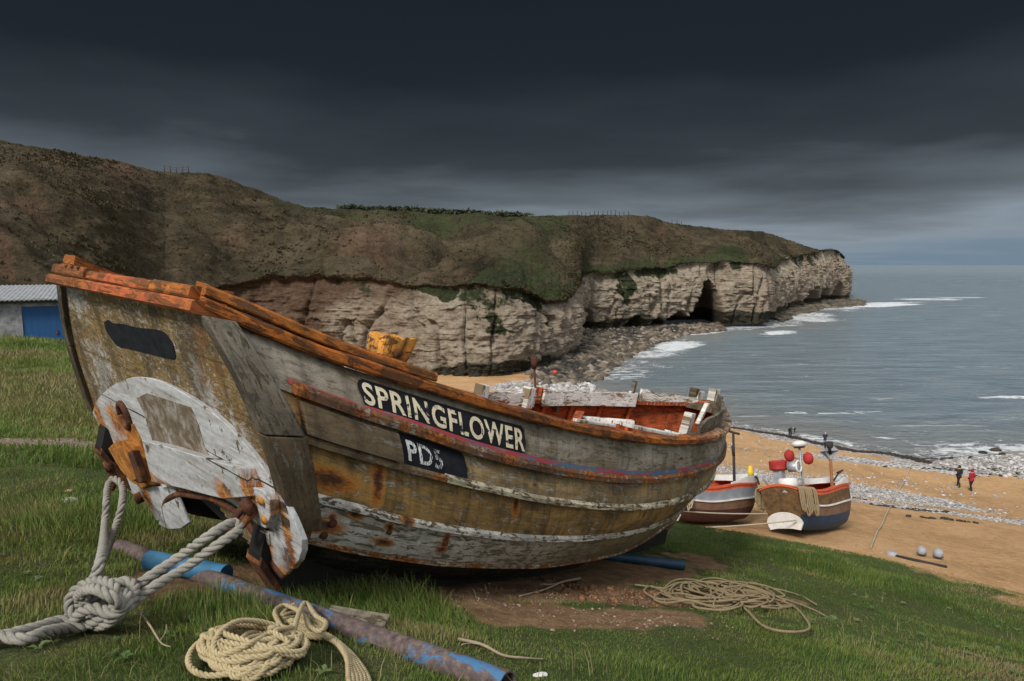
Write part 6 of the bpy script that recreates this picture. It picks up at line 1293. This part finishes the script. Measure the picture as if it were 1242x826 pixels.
# boat with the blue bottom, seen from astern
cA = gpx(951, 652, 14); angA = R(40); zg = lambda c, a, L_: float(height(np.array([c[0] + L_ * math.cos(a)]), np.array([c[1] + L_ * math.sin(a)]), False)[0]); cA[2] += .10; pA = math.atan2(cA[2] - zg(cA, angA, 5.2) - .12, 5.2)
bA, GA = beach_boat(cA, angA, pA, R(-16), [(0, .56, m_navy), (.56, .76, m_varn), (.76, .94, m_trdk), (.94, 1, m_orange)], 'open boat with blue bottom and orange rails seen from the stern on the beach', Lb=6.0, W=1.0, Hh=1.75)
def child(name, V, f, mat, root, smooth=False): return mesh(name, V, f, mat, root, smooth=smooth)
def fit_A(child, mesh):
    # hauler post with red floats, aerial mast, forward mast with its reflector
    child('hauler_post', *boxgeo((.9, .35, 1.75), (.34, .34, 1.5)), m_galv, bA)
    for i in range(4): child('fender_ring', *torus_l((.9, .35, 2.55 + .13 * i), .28, .085, (0.02, 0, 1.), n=22), m_red, bA, True)
    child('hauler_drum', *tube(np.array([[.9, -.1, 2.6], [.9, -.5, 2.6]]), .2, 14), m_galv, bA, True); 
    mesh('drum_rim', *torus_l((.9, -.5, 2.6), .21, .04, (0, 1., .01), n=18), m_white, bA)
    child('wheelhouse_hood', *lathe([(.01, 1.75), (.30, 1.74), (.36, 1.66), (.36, 1.2), (.01, 1.2)], 18, (.35, -.25, 0)), m_white, bA, True)
    child('radar_mast', *tube(np.array([[1.35, -.35, .8], [1.35, -.42, 4.05]]), .045, 8), m_galv, bA, True)
    child('radar_dome', *lathe([(.01, 3.95), (.24, 3.97), (.30, 4.05), (.28, 4.13), (.16, 4.2), (.01, 4.22)], 18, (1.35, -.42, 0)), m_white, bA, True)
    child('radar_base', *lathe([(.01, 3.82), (.2, 3.84), (.24, 3.94), (.01, 3.96)], 16, (1.35, -.42, 0)), m_navy, bA, True)
    for (y, z, x) in ((-.02, 3.35, 1.2), (-.72, 3.1, 1.35)):
        child('ball_float', *lathe([(.01, z - .24), (.14, z - .19), (.19, z - .06), (.2, z + .05), (.16, z + .18), (.05, z + .24), (.01, z + .26)], 16, (x, y, 0)), m_red, bA, True)
    child('crossbar', *tube(np.array([[1.35, .15, 3.2], [1.35, -.9, 3.05]]), .025, 6), m_galv, bA, True)
    child('strut', *tube(np.array([[.5, 1.0, 2.3], [.8, .9, 1.6], [1.3, .8, 1.0]]), .03, 6), m_galv, bA, True)
    mast = child('mast', *tube(np.array([[3.3, -.55, .2], [3.3, -.72, 3.0]]), [.075, .06], 10), m_polew, bA, True)
    oc = np.array([3.3, -.72, 3.15]); V = np.array([[1, 0, 0], [-1, 0, 0], [0, 1, 0], [0, -1, 0], [0, 0, 1], [0, 0, -1]]) * .42 + oc; mb = MBuild()
    mb.add(V, [(0, 2, 1, 3)]); mb.add(V, [(0, 4, 1, 5)]); mb.add(V, [(2, 4, 3, 5)]); mb.build('radar_reflector', m_galv, mast)
    child('mast_light', *lathe([(.01, 3.5), (.08, 3.5), (.08, 3.75), (.19, 3.8), (.17, 4.0), (.01, 4.05)], 10, (3.3, -.74, 0)), m_dark, bA, True)
    child('anchor', *tube(np.array([[5.0, .1, 1.6], [5.2, -.1, 1.95], [5.5, -.2, 2.1], [5.55, .1, 2.0]]), .035, 6), m_dark, bA, True)
def _up(fn):
    def g(name, V, f, mat, root, *a, **k): V = np.asarray(V, float).reshape(-1, 3).copy(); zm = V[:, 2].mean(); lo = V[:, 2].min(); big = np.ptp(V[:, 2]) > 1.0; fz = (lambda q: q + .4 if q < 1.5 else 1.9 + (q - 1.5) * .61); V[:, 2] = V[:, 2] + (fz(zm) - zm) if not big else np.where(V[:, 2] < 1.5, V[:, 2] + .4, 1.9 + (V[:, 2] - 1.5) * .61); return fn(name, V, f, mat, root, *a, **k)
    return g
fit_A(_up(child), _up(mesh))
def hangrope(root, G, sg, x0, n, spread, label, mat, depth=.75, rr=.028):
    mw = np.array(root.matrix_world); mb = MBuild(); r = random.Random(int(x0 * 100) + sg)
    for i in range(n):
        j = max(0, min(58, int((x0 + spread * i / n) / 6. * 60))); p = G[-1, j] * [1, sg, 1]; o = p + [0, sg * .10, .03]; lo = depth * r.uniform(.75, 1.05); w = r.uniform(.06, .14)
        K = [p + [-.05, -sg * .12, .10], o + [-w, sg * .02, 0], o + [-w * 1.4, sg * .06, -lo * .6], o + [0, sg * .05, -lo], o + [w * 1.4, sg * .06, -lo * .55], o + [w, sg * .02, .0], p + [.05, -sg * .12, .11]]
        P = smoothpath(K, 8); P = np.c_[P, np.ones(len(P))] @ mw.T; mb.add(*tube(P[:, :3], rr, 5))
    thing_mesh(mb, 'hanging_rope', mat, label, 'rope')
hangrope(bA, GA, -1, .05, 10, 1.0, 'bundle of grey rope hanging over the right quarter of the blue bottomed boat', M['brownrope'], 1.0, .032)
hangrope(bA, GA, 1, .0, 6, .5, 'bundle of grey rope hanging over the left quarter of the blue bottomed boat', M['brownrope'], .8, .032)
cB = gpx(803, 638, 14); cB[2] += .1; pB = math.atan2(cB[2] - zg(cB, R(33), 5.) - .12, 5.)
bB, GB = beach_boat(cB, R(33), pB, R(-12), [(0, .55, m_dkred), (.55, .75, m_varn), (.75, .92, m_greyp), (.92, 1, m_orange)], 'smaller red brown boat with grey topsides beached beside the bow of the big boat', Lb=5.8, W=1.0, Hh=1.5)
child('mast', *tube(np.array([[4.1, -.15, .4], [4.1, -.15, 3.6]]), [.07, .05], 10), m_dark, bB, True); child('mast_head', *tube(np.array([[4.1, -.45, 3.5], [4.1, .2, 3.65]]), .05, 6), m_dark, bB, True); child('mast_cleat', *tube(np.array([[4.1, -.15, 2.6], [3.98, -.2, 3.0]]), .06, 6), m_dark, bB, True)
child('bow_cover', *lathe([(.01, 1.75), (.1, 1.76), (.13, 1.95), (.08, 2.2), (.01, 2.22)], 12, (5.3, -.05, 0)), m_yel, bB, True)
child('fairlead', *tube(smoothpath([[4.6, -.5, 1.3], [4.7, -.55, 1.7], [4.95, -.6, 1.75], [5.05, -.65, 1.45]], 6), .04, 6), m_dark, bB, True)
hangrope(bB, GB, -1, .1, 6, .6, 'loops of pale line hanging over the stern of the red brown boat', M['linerope'], .9, .022)
# two taut lines from the stern plate of the blue bottomed boat back past the big boat's bow
mwA = np.array(bA.matrix_world)
for (p, uv_, Y, lab) in [(([.02, -.55, .55]), (770, 640), 24., 'lower taut pale line from the blue bottomed boat passing behind the bow'), (([.02, .60, .80]), (760, 612), 24., 'upper taut pale line from the blue bottomed boat passing behind the bow')]:
    a = (mwA @ np.r_[p, 1])[:3]; b = unp(*uv_, Y); b[2] = max(b[2], gz(b[0], b[1]) + .04); P = np.linspace(a, b, 30); P[:, 2] -= .12 * np.sin(np.linspace(0, np.pi, 30)); rope_thing(P, .03, M['linerope'], lab, 4)
# long line down the beach
P = smoothpath([gpx(1056, 668), gpx(1068, 640), gpx(1080, 616), gpx(1092, 592), gpx(1103, 570), gpx(1110, 561)], 14); rope_thing(onground(P, .06), .04, M['linerope'], 'long thin line lying straight down the sand towards the waterline', 3)

# ------------------------------------------------------------------ buoys by the sand path
m_buoy = simple('scuffed_white_float', (.30, .31, .33), .5, .3, 6, .05)
def buoy(u, v, Y, r_, label):
    c = unp(u, v, Y); c[2] = gz(c[0], c[1]); t = empty('mooring_buoy', tuple(c)); tag(t, label, 'buoy', 'grey floats on the sand'); c = c + [0, 0, .02]; t.location = tuple(c)
    pr = [(.01, .02)] + [(r_ * math.sin(a), r_ - r_ * math.cos(a)) for a in np.linspace(.2, 2.75, 14)] + [(.06, 2 * r_ - .012), (.05, 2 * r_ + .01), (.01, 2 * r_ + .012)]
    mesh('float_body', *lathe(pr, 20), m_buoy, t); mesh('collar', *torus_l((0, 0, r_ * .45), r_ * .84, .022, (0.02, 0, 1.), n=22), m_dark, t); mesh('lifting_ring', *torus_l((0, 0, 2 * r_ + .0), .045, .012, (0, 1., 0.01), n=14), m_galv, t)
buoy(1117, 680, 24.2, .17, 'grey white round float on a dark pipe, the left one of two'); buoy(1137, 685, 24.0, .18, 'grey white round float on a dark pipe, the right one of two')
a = gpx(1084, 676); b = gpx(1148, 690); mb = MBuild().add(*tube(np.array([a, b]) + [0, 0, .05], .07, 10)); thing_mesh(mb, 'pipe', m_dark, 'dark mooring pipe lying on the sand under the two floats', 'pipe')
a = gpx(1082, 675); mb = MBuild().add(*lathe([(.01, 0), (.2, .02), (.2, .1), (.15, .17), (.01, .18)], 14, tuple(a))); thing_mesh(mb, 'net_bundle', m_buoy, 'pale bundle at the left end of the dark mooring pipe', 'bundle')

# ------------------------------------------------------------------ people
def person(c, face, jacket, trousers, label, pose='walk', hgt=1.72, hood=False, hair=(.05, .03, .02), seed=1):
    """one continuous body grown from a posed skeleton (x right, y forward, z up)"""
    k = hgt / 1.72; J = {}; E_ = []; Rd = {}
    def j(n, p, r_, par=None):
        J[n] = np.array(p, float) * k; Rd[n] = (r_[0] * k, r_[1] * k) if isinstance(r_, tuple) else (r_ * k, r_ * k)
        if par: E_.append((par, n))
    bend = pose == 'bend'
    if not bend:
        st = .16
        j('pelvis', (0, 0, .93), (.165, .125)); j('waist', (0, 0, 1.08), (.16, .12), 'pelvis'); j('chest', (0, .01, 1.28), (.185, .13), 'waist'); j('sh', (0, 0, 1.41), (.13, .09), 'chest'); j('neck', (0, .01, 1.49), (.06, .06), 'sh'); j('head', (0, .03, 1.60), (.085, .10), 'neck'); j('crown', (0, .02, 1.67), (.07, .085), 'head')
        for s, n in ((1, 'r'), (-1, 'l')):
            f = st * (1 if s > 0 else -1) * (1 if pose == 'walk' else .1)
            j('hip' + n, (s * .10, 0, .86), (.10, .10), 'pelvis'); j('knee' + n, (s * .105, f * .45 + .03, .49), (.066, .07), 'hip' + n); j('ank' + n, (s * .10, f - .04, .10), (.042, .048), 'knee' + n); j('toe' + n, (s * .11, f + .12, .04), (.045, .038), 'ank' + n)
            j('shr' + n, (s * .185, 0, 1.39), (.078, .078), 'sh'); j('elb' + n, (s * .275, -.07, 1.12), (.062, .062), 'shr' + n); j('wri' + n, (s * .19, .12, .98), (.045, .045), 'elb' + n); j('hand' + n, (s * .15, .15, .93), (.045, .035), 'wri' + n)
    else:
        j('pelvis', (0, -.15, .86), (.165, .13)); j('waist', (0, .05, .98), (.155, .125), 'pelvis'); j('chest', (0, .25, 1.04), (.18, .13), 'waist'); j('sh', (0, .38, 1.06), (.13, .09), 'chest'); j('neck', (0, .46, 1.08), (.06, .06), 'sh'); j('head', (0, .57, 1.06), (.085, .09), 'neck'); j('crown', (0, .64, 1.05), (.07, .075), 'head')
        for s, n in ((1, 'r'), (-1, 'l')):
            j('hip' + n, (s * .10, -.13, .80), (.10, .10), 'pelvis'); j('knee' + n, (s * .12, .02, .46), (.066, .07), 'hip' + n); j('ank' + n, (s * .12, -.06, .09), (.042, .048), 'knee' + n); j('toe' + n, (s * .13, .11, .04), (.045, .038), 'ank' + n)
            j('shr' + n, (s * .18, .36, 1.02), (.075, .075), 'sh'); j('elb' + n, (s * .21, .38, .74), (.058, .058), 'shr' + n); j('wri' + n, (s * .15, .44, .52), (.042, .042), 'elb' + n); j('hand' + n, (s * .14, .46, .44), (.04, .028), 'wri' + n)
            for q in range(5):
                a = (q - 2) * .018; j('f%d%s' % (q, n), (s * .14 + a, .48 + (.03 if q == 0 else 0), .36 + .012 * abs(q - 2)), (.010, .010), 'hand' + n)
    names = list(J); me = bpy.data.meshes.new('person'); me.from_pydata([tuple(J[n]) for n in names], [(names.index(a), names.index(b)) for a, b in E_], []); o = bpy.data.objects.new('t', me); COL.objects.link(o)
    m = o.modifiers.new('s', 'SKIN'); o.modifiers.new('u', 'SUBSURF').levels = 2; o.modifiers['u'].render_levels = 2
    sv = me.skin_vertices[0].data
    for i, n in enumerate(names): sv[i].radius = (Rd[n][0] * 1.14, Rd[n][1] * 1.14); sv[i].use_root = (n == 'pelvis')
    bpy.context.view_layer.update(); em = bpy.data.meshes.new_from_object(o.evaluated_get(bpy.context.evaluated_depsgraph_get())); bpy.data.objects.remove(o); bpy.data.meshes.remove(me)
    mj = simple('jacket_' + pose + str(seed), jacket, .85, .3, 12, .1); mt_ = simple('trousers_' + str(seed), trousers, .9, .3, 12, .1); ms = simple('skin_' + str(seed), (.42, .25, .18), .6, .1, 12, 0); mb_ = simple('boots_' + str(seed), (.02, .018, .016), .7, .2)
    for q in (mj, mt_, ms, mb_): em.materials.append(q)
    hz = J['head']; 
    for p in em.polygons:
        ce = np.array(p.center); p.use_smooth = True
        dmin = {n: np.linalg.norm(ce - J[n]) for n in names}; nn = min(dmin, key=dmin.get)
        p.material_index = 2 if nn in ('head', 'crown', 'neck') or nn.startswith('hand') or nn[0] == 'f' and nn[1].isdigit() else 3 if nn.startswith(('toe', 'ank')) else 1 if nn.startswith(('knee', 'hip')) or (nn == 'pelvis' and not bend and ce[2] < .86 * k) else 0
    ob = bpy.data.objects.new('person', em); COL.objects.link(ob); ob.location = tuple(c); ob.rotation_euler = (0, 0, face); tag(ob, label, 'person')
    hc = (J['head'] + J['crown']) / 2; dirv = (J['crown'] - J['neck']); dirv /= np.linalg.norm(dirv)
    # hair or hood, a shell over the back and top of the head
    u_ = np.linspace(0, np.pi, 14); w_ = np.linspace(0, 2 * np.pi, 22, endpoint=False); V = []
    for a in u_:
        for b in w_: V.append([math.sin(a) * math.cos(b), math.sin(a) * math.sin(b), math.cos(a)])
    V = np.array(V); fwd = np.array([0, 1, 0.]) if not bend else np.array([0, .2, -1.]); frontm = V[:, 1] > (.55 if hood else .3)
    Vs = V * np.array([.108, .118, .135]) * k * (1.12 if hood else 1.0); Vs[:, 1] -= .02 * k; Vs[:, 1] = np.where(frontm & (V[:, 2] < .45), np.minimum(Vs[:, 1], .03 * k), Vs[:, 1])
    if bend: Vs = np.stack([Vs[:, 0], Vs[:, 2], -Vs[:, 1]], -1)
    mesh('hood' if hood else 'hair', Vs + hc, gridfaces(14, 22, True), mj if hood else simple('hair_' + str(seed), hair, .8, .3), ob)
    # coat skirt
    if not bend:
        prof = [(.150, 1.08), (.185, .98), (.195, .86), (.20, .80), (.185, .80)]; V, f = lathe([(a * k, b * k) for a, b in prof], 20); V = V * [1.05, .85, 1]; mesh('coat_hem', V, f, mj, ob)
    return ob
def put(u, v, Y): c = unp(u, v, Y); c[2] = gz(c[0], c[1]); return c
person(put(1162, 594, 51), R(25), (.018, .018, .022), (.020, .020, .026), 'person in a dark jacket and dark trousers walking on the sand', hair=(.04, .03, .025), seed=1)
person(put(1177, 599, 49.6), R(15), (.30, .018, .035), (.018, .018, .022), 'person in a red hooded jacket and dark trousers walking on the sand', hgt=1.66, hood=True, seed=2)
person(put(958, 537, 69), R(200), (.02, .075, .085), (.02, .025, .04), 'person in a teal jacket bending down at the weed line beyond the mast', 'bend', seed=3)
person(put(1000, 547, 66.5), R(150), (.018, .03, .06), (.018, .02, .03), 'child in a navy coat standing at the weed line near the water', 'stand', hgt=1.25, hair=(.35, .33, .30), seed=4)

# ------------------------------------------------------------------ grass
def M_grass():
    k = NT('grass_blades', .6, .25); t = k.attr('tint'); r = k.attr('rnd'); h = k.attr('tipness')
    g = k.ramp(t, [(0., (.07, .135, .02)), (.3, (.145, .225, .038)), (.55, (.215, .235, .06)), (.78, (.28, .235, .10)), (1., (.32, .25, .13))])
    g = k.mix(k.math('MULTIPLY', r, .45), g, (.022, .045, .010)); g = k.mix(k.math('MULTIPLY', h, .30), g, (.16, .16, .06)); k.col(g)
    tr = k.n('ShaderNodeBsdfTranslucent'); k.L(g, tr.inputs[0]); mx = k.n('ShaderNodeMixShader'); mx.inputs[0].default_value = .3
    k.t.links.new(k.b.outputs[0], mx.inputs[1]); k.t.links.new(tr.outputs[0], mx.inputs[2]); k.t.links.new(mx.outputs[0], k.out.inputs[0]); return k.m
MG = M_grass()
NEARC = gpx(305, 800)
def blades(name, n, a0, a1, r0, r1, power, hfun, width, keepfun, tintfun, lean=.55):
    A = rng.uniform(a0, a1, n); u = rng.random(n); e = 2 - power
    rr = (r0 ** e + u * (r1 ** e - r0 ** e)) ** (1 / e); X = np.sin(A) * rr; Y = np.cos(A) * rr
    keep = keepfun(X, Y); X, Y, rr = X[keep], Y[keep], rr[keep]; n = len(X); Z = height(X, Y)
    h = hfun(X, Y) * rng.uniform(.5, 1.35, n); w = width * (1 + .13 * rr) * rng.uniform(.7, 1.3, n); a = rng.uniform(0, 2 * np.pi, n)
    swirl = 2.2 * fbm(p2(X, Y, .8), 3, 201) * np.pi; ld = np.where(rng.random(n) < .55, swirl, rng.uniform(0, 2 * np.pi, n)); L_ = lean * rng.random(n) ** .8
    dx, dy = np.cos(ld) * L_ * h, np.sin(ld) * L_ * h; sx, sy = -np.sin(a) * w / 2, np.cos(a) * w / 2; z0 = Z - .012
    P = np.empty((n, 5, 3)); hz = h * np.sqrt(np.maximum(.12, 1 - (L_ * .9) ** 2))
    P[:, 0] = np.stack([X - sx, Y - sy, z0], -1); P[:, 1] = np.stack([X + sx, Y + sy, z0], -1)
    P[:, 2] = np.stack([X + dx * .32 + sx * .8, Y + dy * .32 + sy * .8, z0 + hz * .62], -1); P[:, 3] = np.stack([X + dx * .32 - sx * .8, Y + dy * .32 - sy * .8, z0 + hz * .62], -1); P[:, 4] = np.stack([X + dx, Y + dy, z0 + hz], -1)
    b = (np.arange(n) * 5)[:, None, None]; Fc = (np.array([[0, 1, 2], [0, 2, 3], [3, 2, 4]])[None] + b).reshape(-1, 3)
    tint = np.clip(tintfun(X, Y) + rng.normal(0, .10, n) + (rng.random(n) < .09) * .5, 0, 1)
    o = mesh(name, P.reshape(-1, 3), Fc, MG, smooth=False, attrs=dict(tint=np.repeat(tint, 5), rnd=np.repeat(rng.random(n), 5), tipness=np.tile([0, 0, .5, .5, 1.], n))); o['kind'] = 'stuff'; return o
def k_near(X, Y):
    k = X / np.maximum(Y, .2); Yl = lipY(k); so = soil_mask(X, Y); pm = path_mask(X, Y); n = rng.random(len(X))
    q = zone(X, Y, HULLMID, 3.3, .75, R(50)); ok = (Y - Yl < .6) & (n > so * 1.25 - .16) & (n > pm * 1.1) & (np.hypot((X - NEARC[0]) / .24, (Y - NEARC[1]) / .24) > 1) & (q > .8 + .4 * n)
    clump = fbm(p2(X, Y, 3.2), 3, 215) * .5 + .5; return ok & (n < .55 + .9 * clump)
TUFT = [gpx(*q)[:2] for q in [(470, 722), (520, 724), (570, 722), (430, 728), (610, 728), (330, 700), (285, 712), (105, 640), (165, 622), (60, 640), (200, 715), (940, 668), (1000, 690), (1080, 705)]]
ROPEPTS = [gpx(*q)[:2] for q in [(120, 765), (90, 770), (60, 778), (30, 788), (5, 796), (150, 745), (400, 790), (430, 815), (850, 730), (880, 730), (910, 735), (940, 750), (970, 765)]]
def h_near(X, Y):
    h = .021 + .034 * np.clip(fbm(p2(X, Y, 1.1), 4, 203) + .35, 0, 1.2)
    for i, c in enumerate(TUFT): h = h + (.055 if i < 8 else .04) * np.exp(-(((X - c[0]) ** 2 + (Y - c[1]) ** 2) / (.2 if i < 8 else .7)))
    ds_ = np.min(np.stack([np.hypot(X - q[0], Y - q[1]) for q in ROPEPTS]), 0); h = h * (.35 + .65 * sstep(.05, .3, ds_)); return h * (1 - .45 * np.clip(soil_mask(X, Y) * 2, 0, 1))
def t_near(X, Y):
    t = .36 + .9 * fbm(p2(X, Y, .55), 4, 205) + .6 * fbm(p2(X, Y, 2.3), 3, 207) + .35 * np.clip(soil_mask(X, Y) * 1.6, 0, 1)
    return t + .22 * sstep(-1.5, -4, X) * sstep(9, 12, Y) 
blades('grass', 430000, R(-50), R(48), 1.75, 14.5, 1.35, h_near, .0032, k_near, t_near)
def k_far(X, Y): return (Y - lipY(X / np.maximum(Y, .2)) < .5) & (rng.random(len(X)) > path_mask(X, Y) * 1.1)
blades('rough_grass', 90000, R(-48), R(-14), 8.5, 34, 1.3, lambda X, Y: .09 + .14 * np.clip(fbm(p2(X, Y, .5), 4, 209) + .2, 0, 1), .006, k_far, lambda X, Y: .50 + .9 * fbm(p2(X, Y, .35), 4, 211), .7)
blades('dry_grass', 2600, R(-45), R(45), 1.8, 9, 1.2, lambda X, Y: np.full(len(X), .12), .0022, lambda X, Y: k_near(X, Y) & (fbm(p2(X, Y, .9), 3, 219) > .0), lambda X, Y: np.full(len(X), .88), 1.0)

def weeds():
    """flat rosettes of broad leaves in the turf and along the edge of the bare soil"""
    n = 260; A = rng.uniform(R(-46), R(44), n * 3); rr = 1.9 + 8 * rng.random(n * 3) ** 1.6; X, Y = np.sin(A) * rr, np.cos(A) * rr; ok = k_near(X, Y) & (fbm(p2(X, Y, .7), 3, 231) > -.05); X, Y = X[ok][:n], Y[ok][:n]
    V, Fc, rn = [], [], []; b = 0
    for x, y in zip(X, Y):
        z = gz(x, y) + .012; m = rng.integers(6, 11); t = rng.random(); L0 = rng.uniform(.012, .034) * (1 + .04 * math.hypot(x, y))
        for j in range(m):
            a = 6.283 * j / m + rng.normal(0, .5); L_ = L0 * rng.uniform(.45, 1.3); w = L_ * .28; d = np.array([math.cos(a), math.sin(a), 0]); s_ = np.array([-d[1], d[0], 0]); up = np.array([0, 0, 1.])
            V += [[x, y, z], list(np.array([x, y, z]) + d * L_ * .55 + s_ * w + up * L_ * .30), list(np.array([x, y, z]) + d * L_ + up * L_ * .22), list(np.array([x, y, z]) + d * L_ * .55 - s_ * w + up * L_ * .30)]; Fc.append((b, b + 1, b + 2, b + 3)); b += 4; rn += [t] * 4
    k = NT('broad_weed_leaves', .5, .35); k.col(k.ramp(k.attr('rnd'), [(0, (.04, .08, .02)), (.6, (.065, .105, .03)), (1, (.10, .12, .04))])); mesh('weeds', np.array(V), np.array(Fc), k.m, smooth=False, attrs=dict(rnd=np.array(rn)))['kind'] = 'stuff'
weeds()
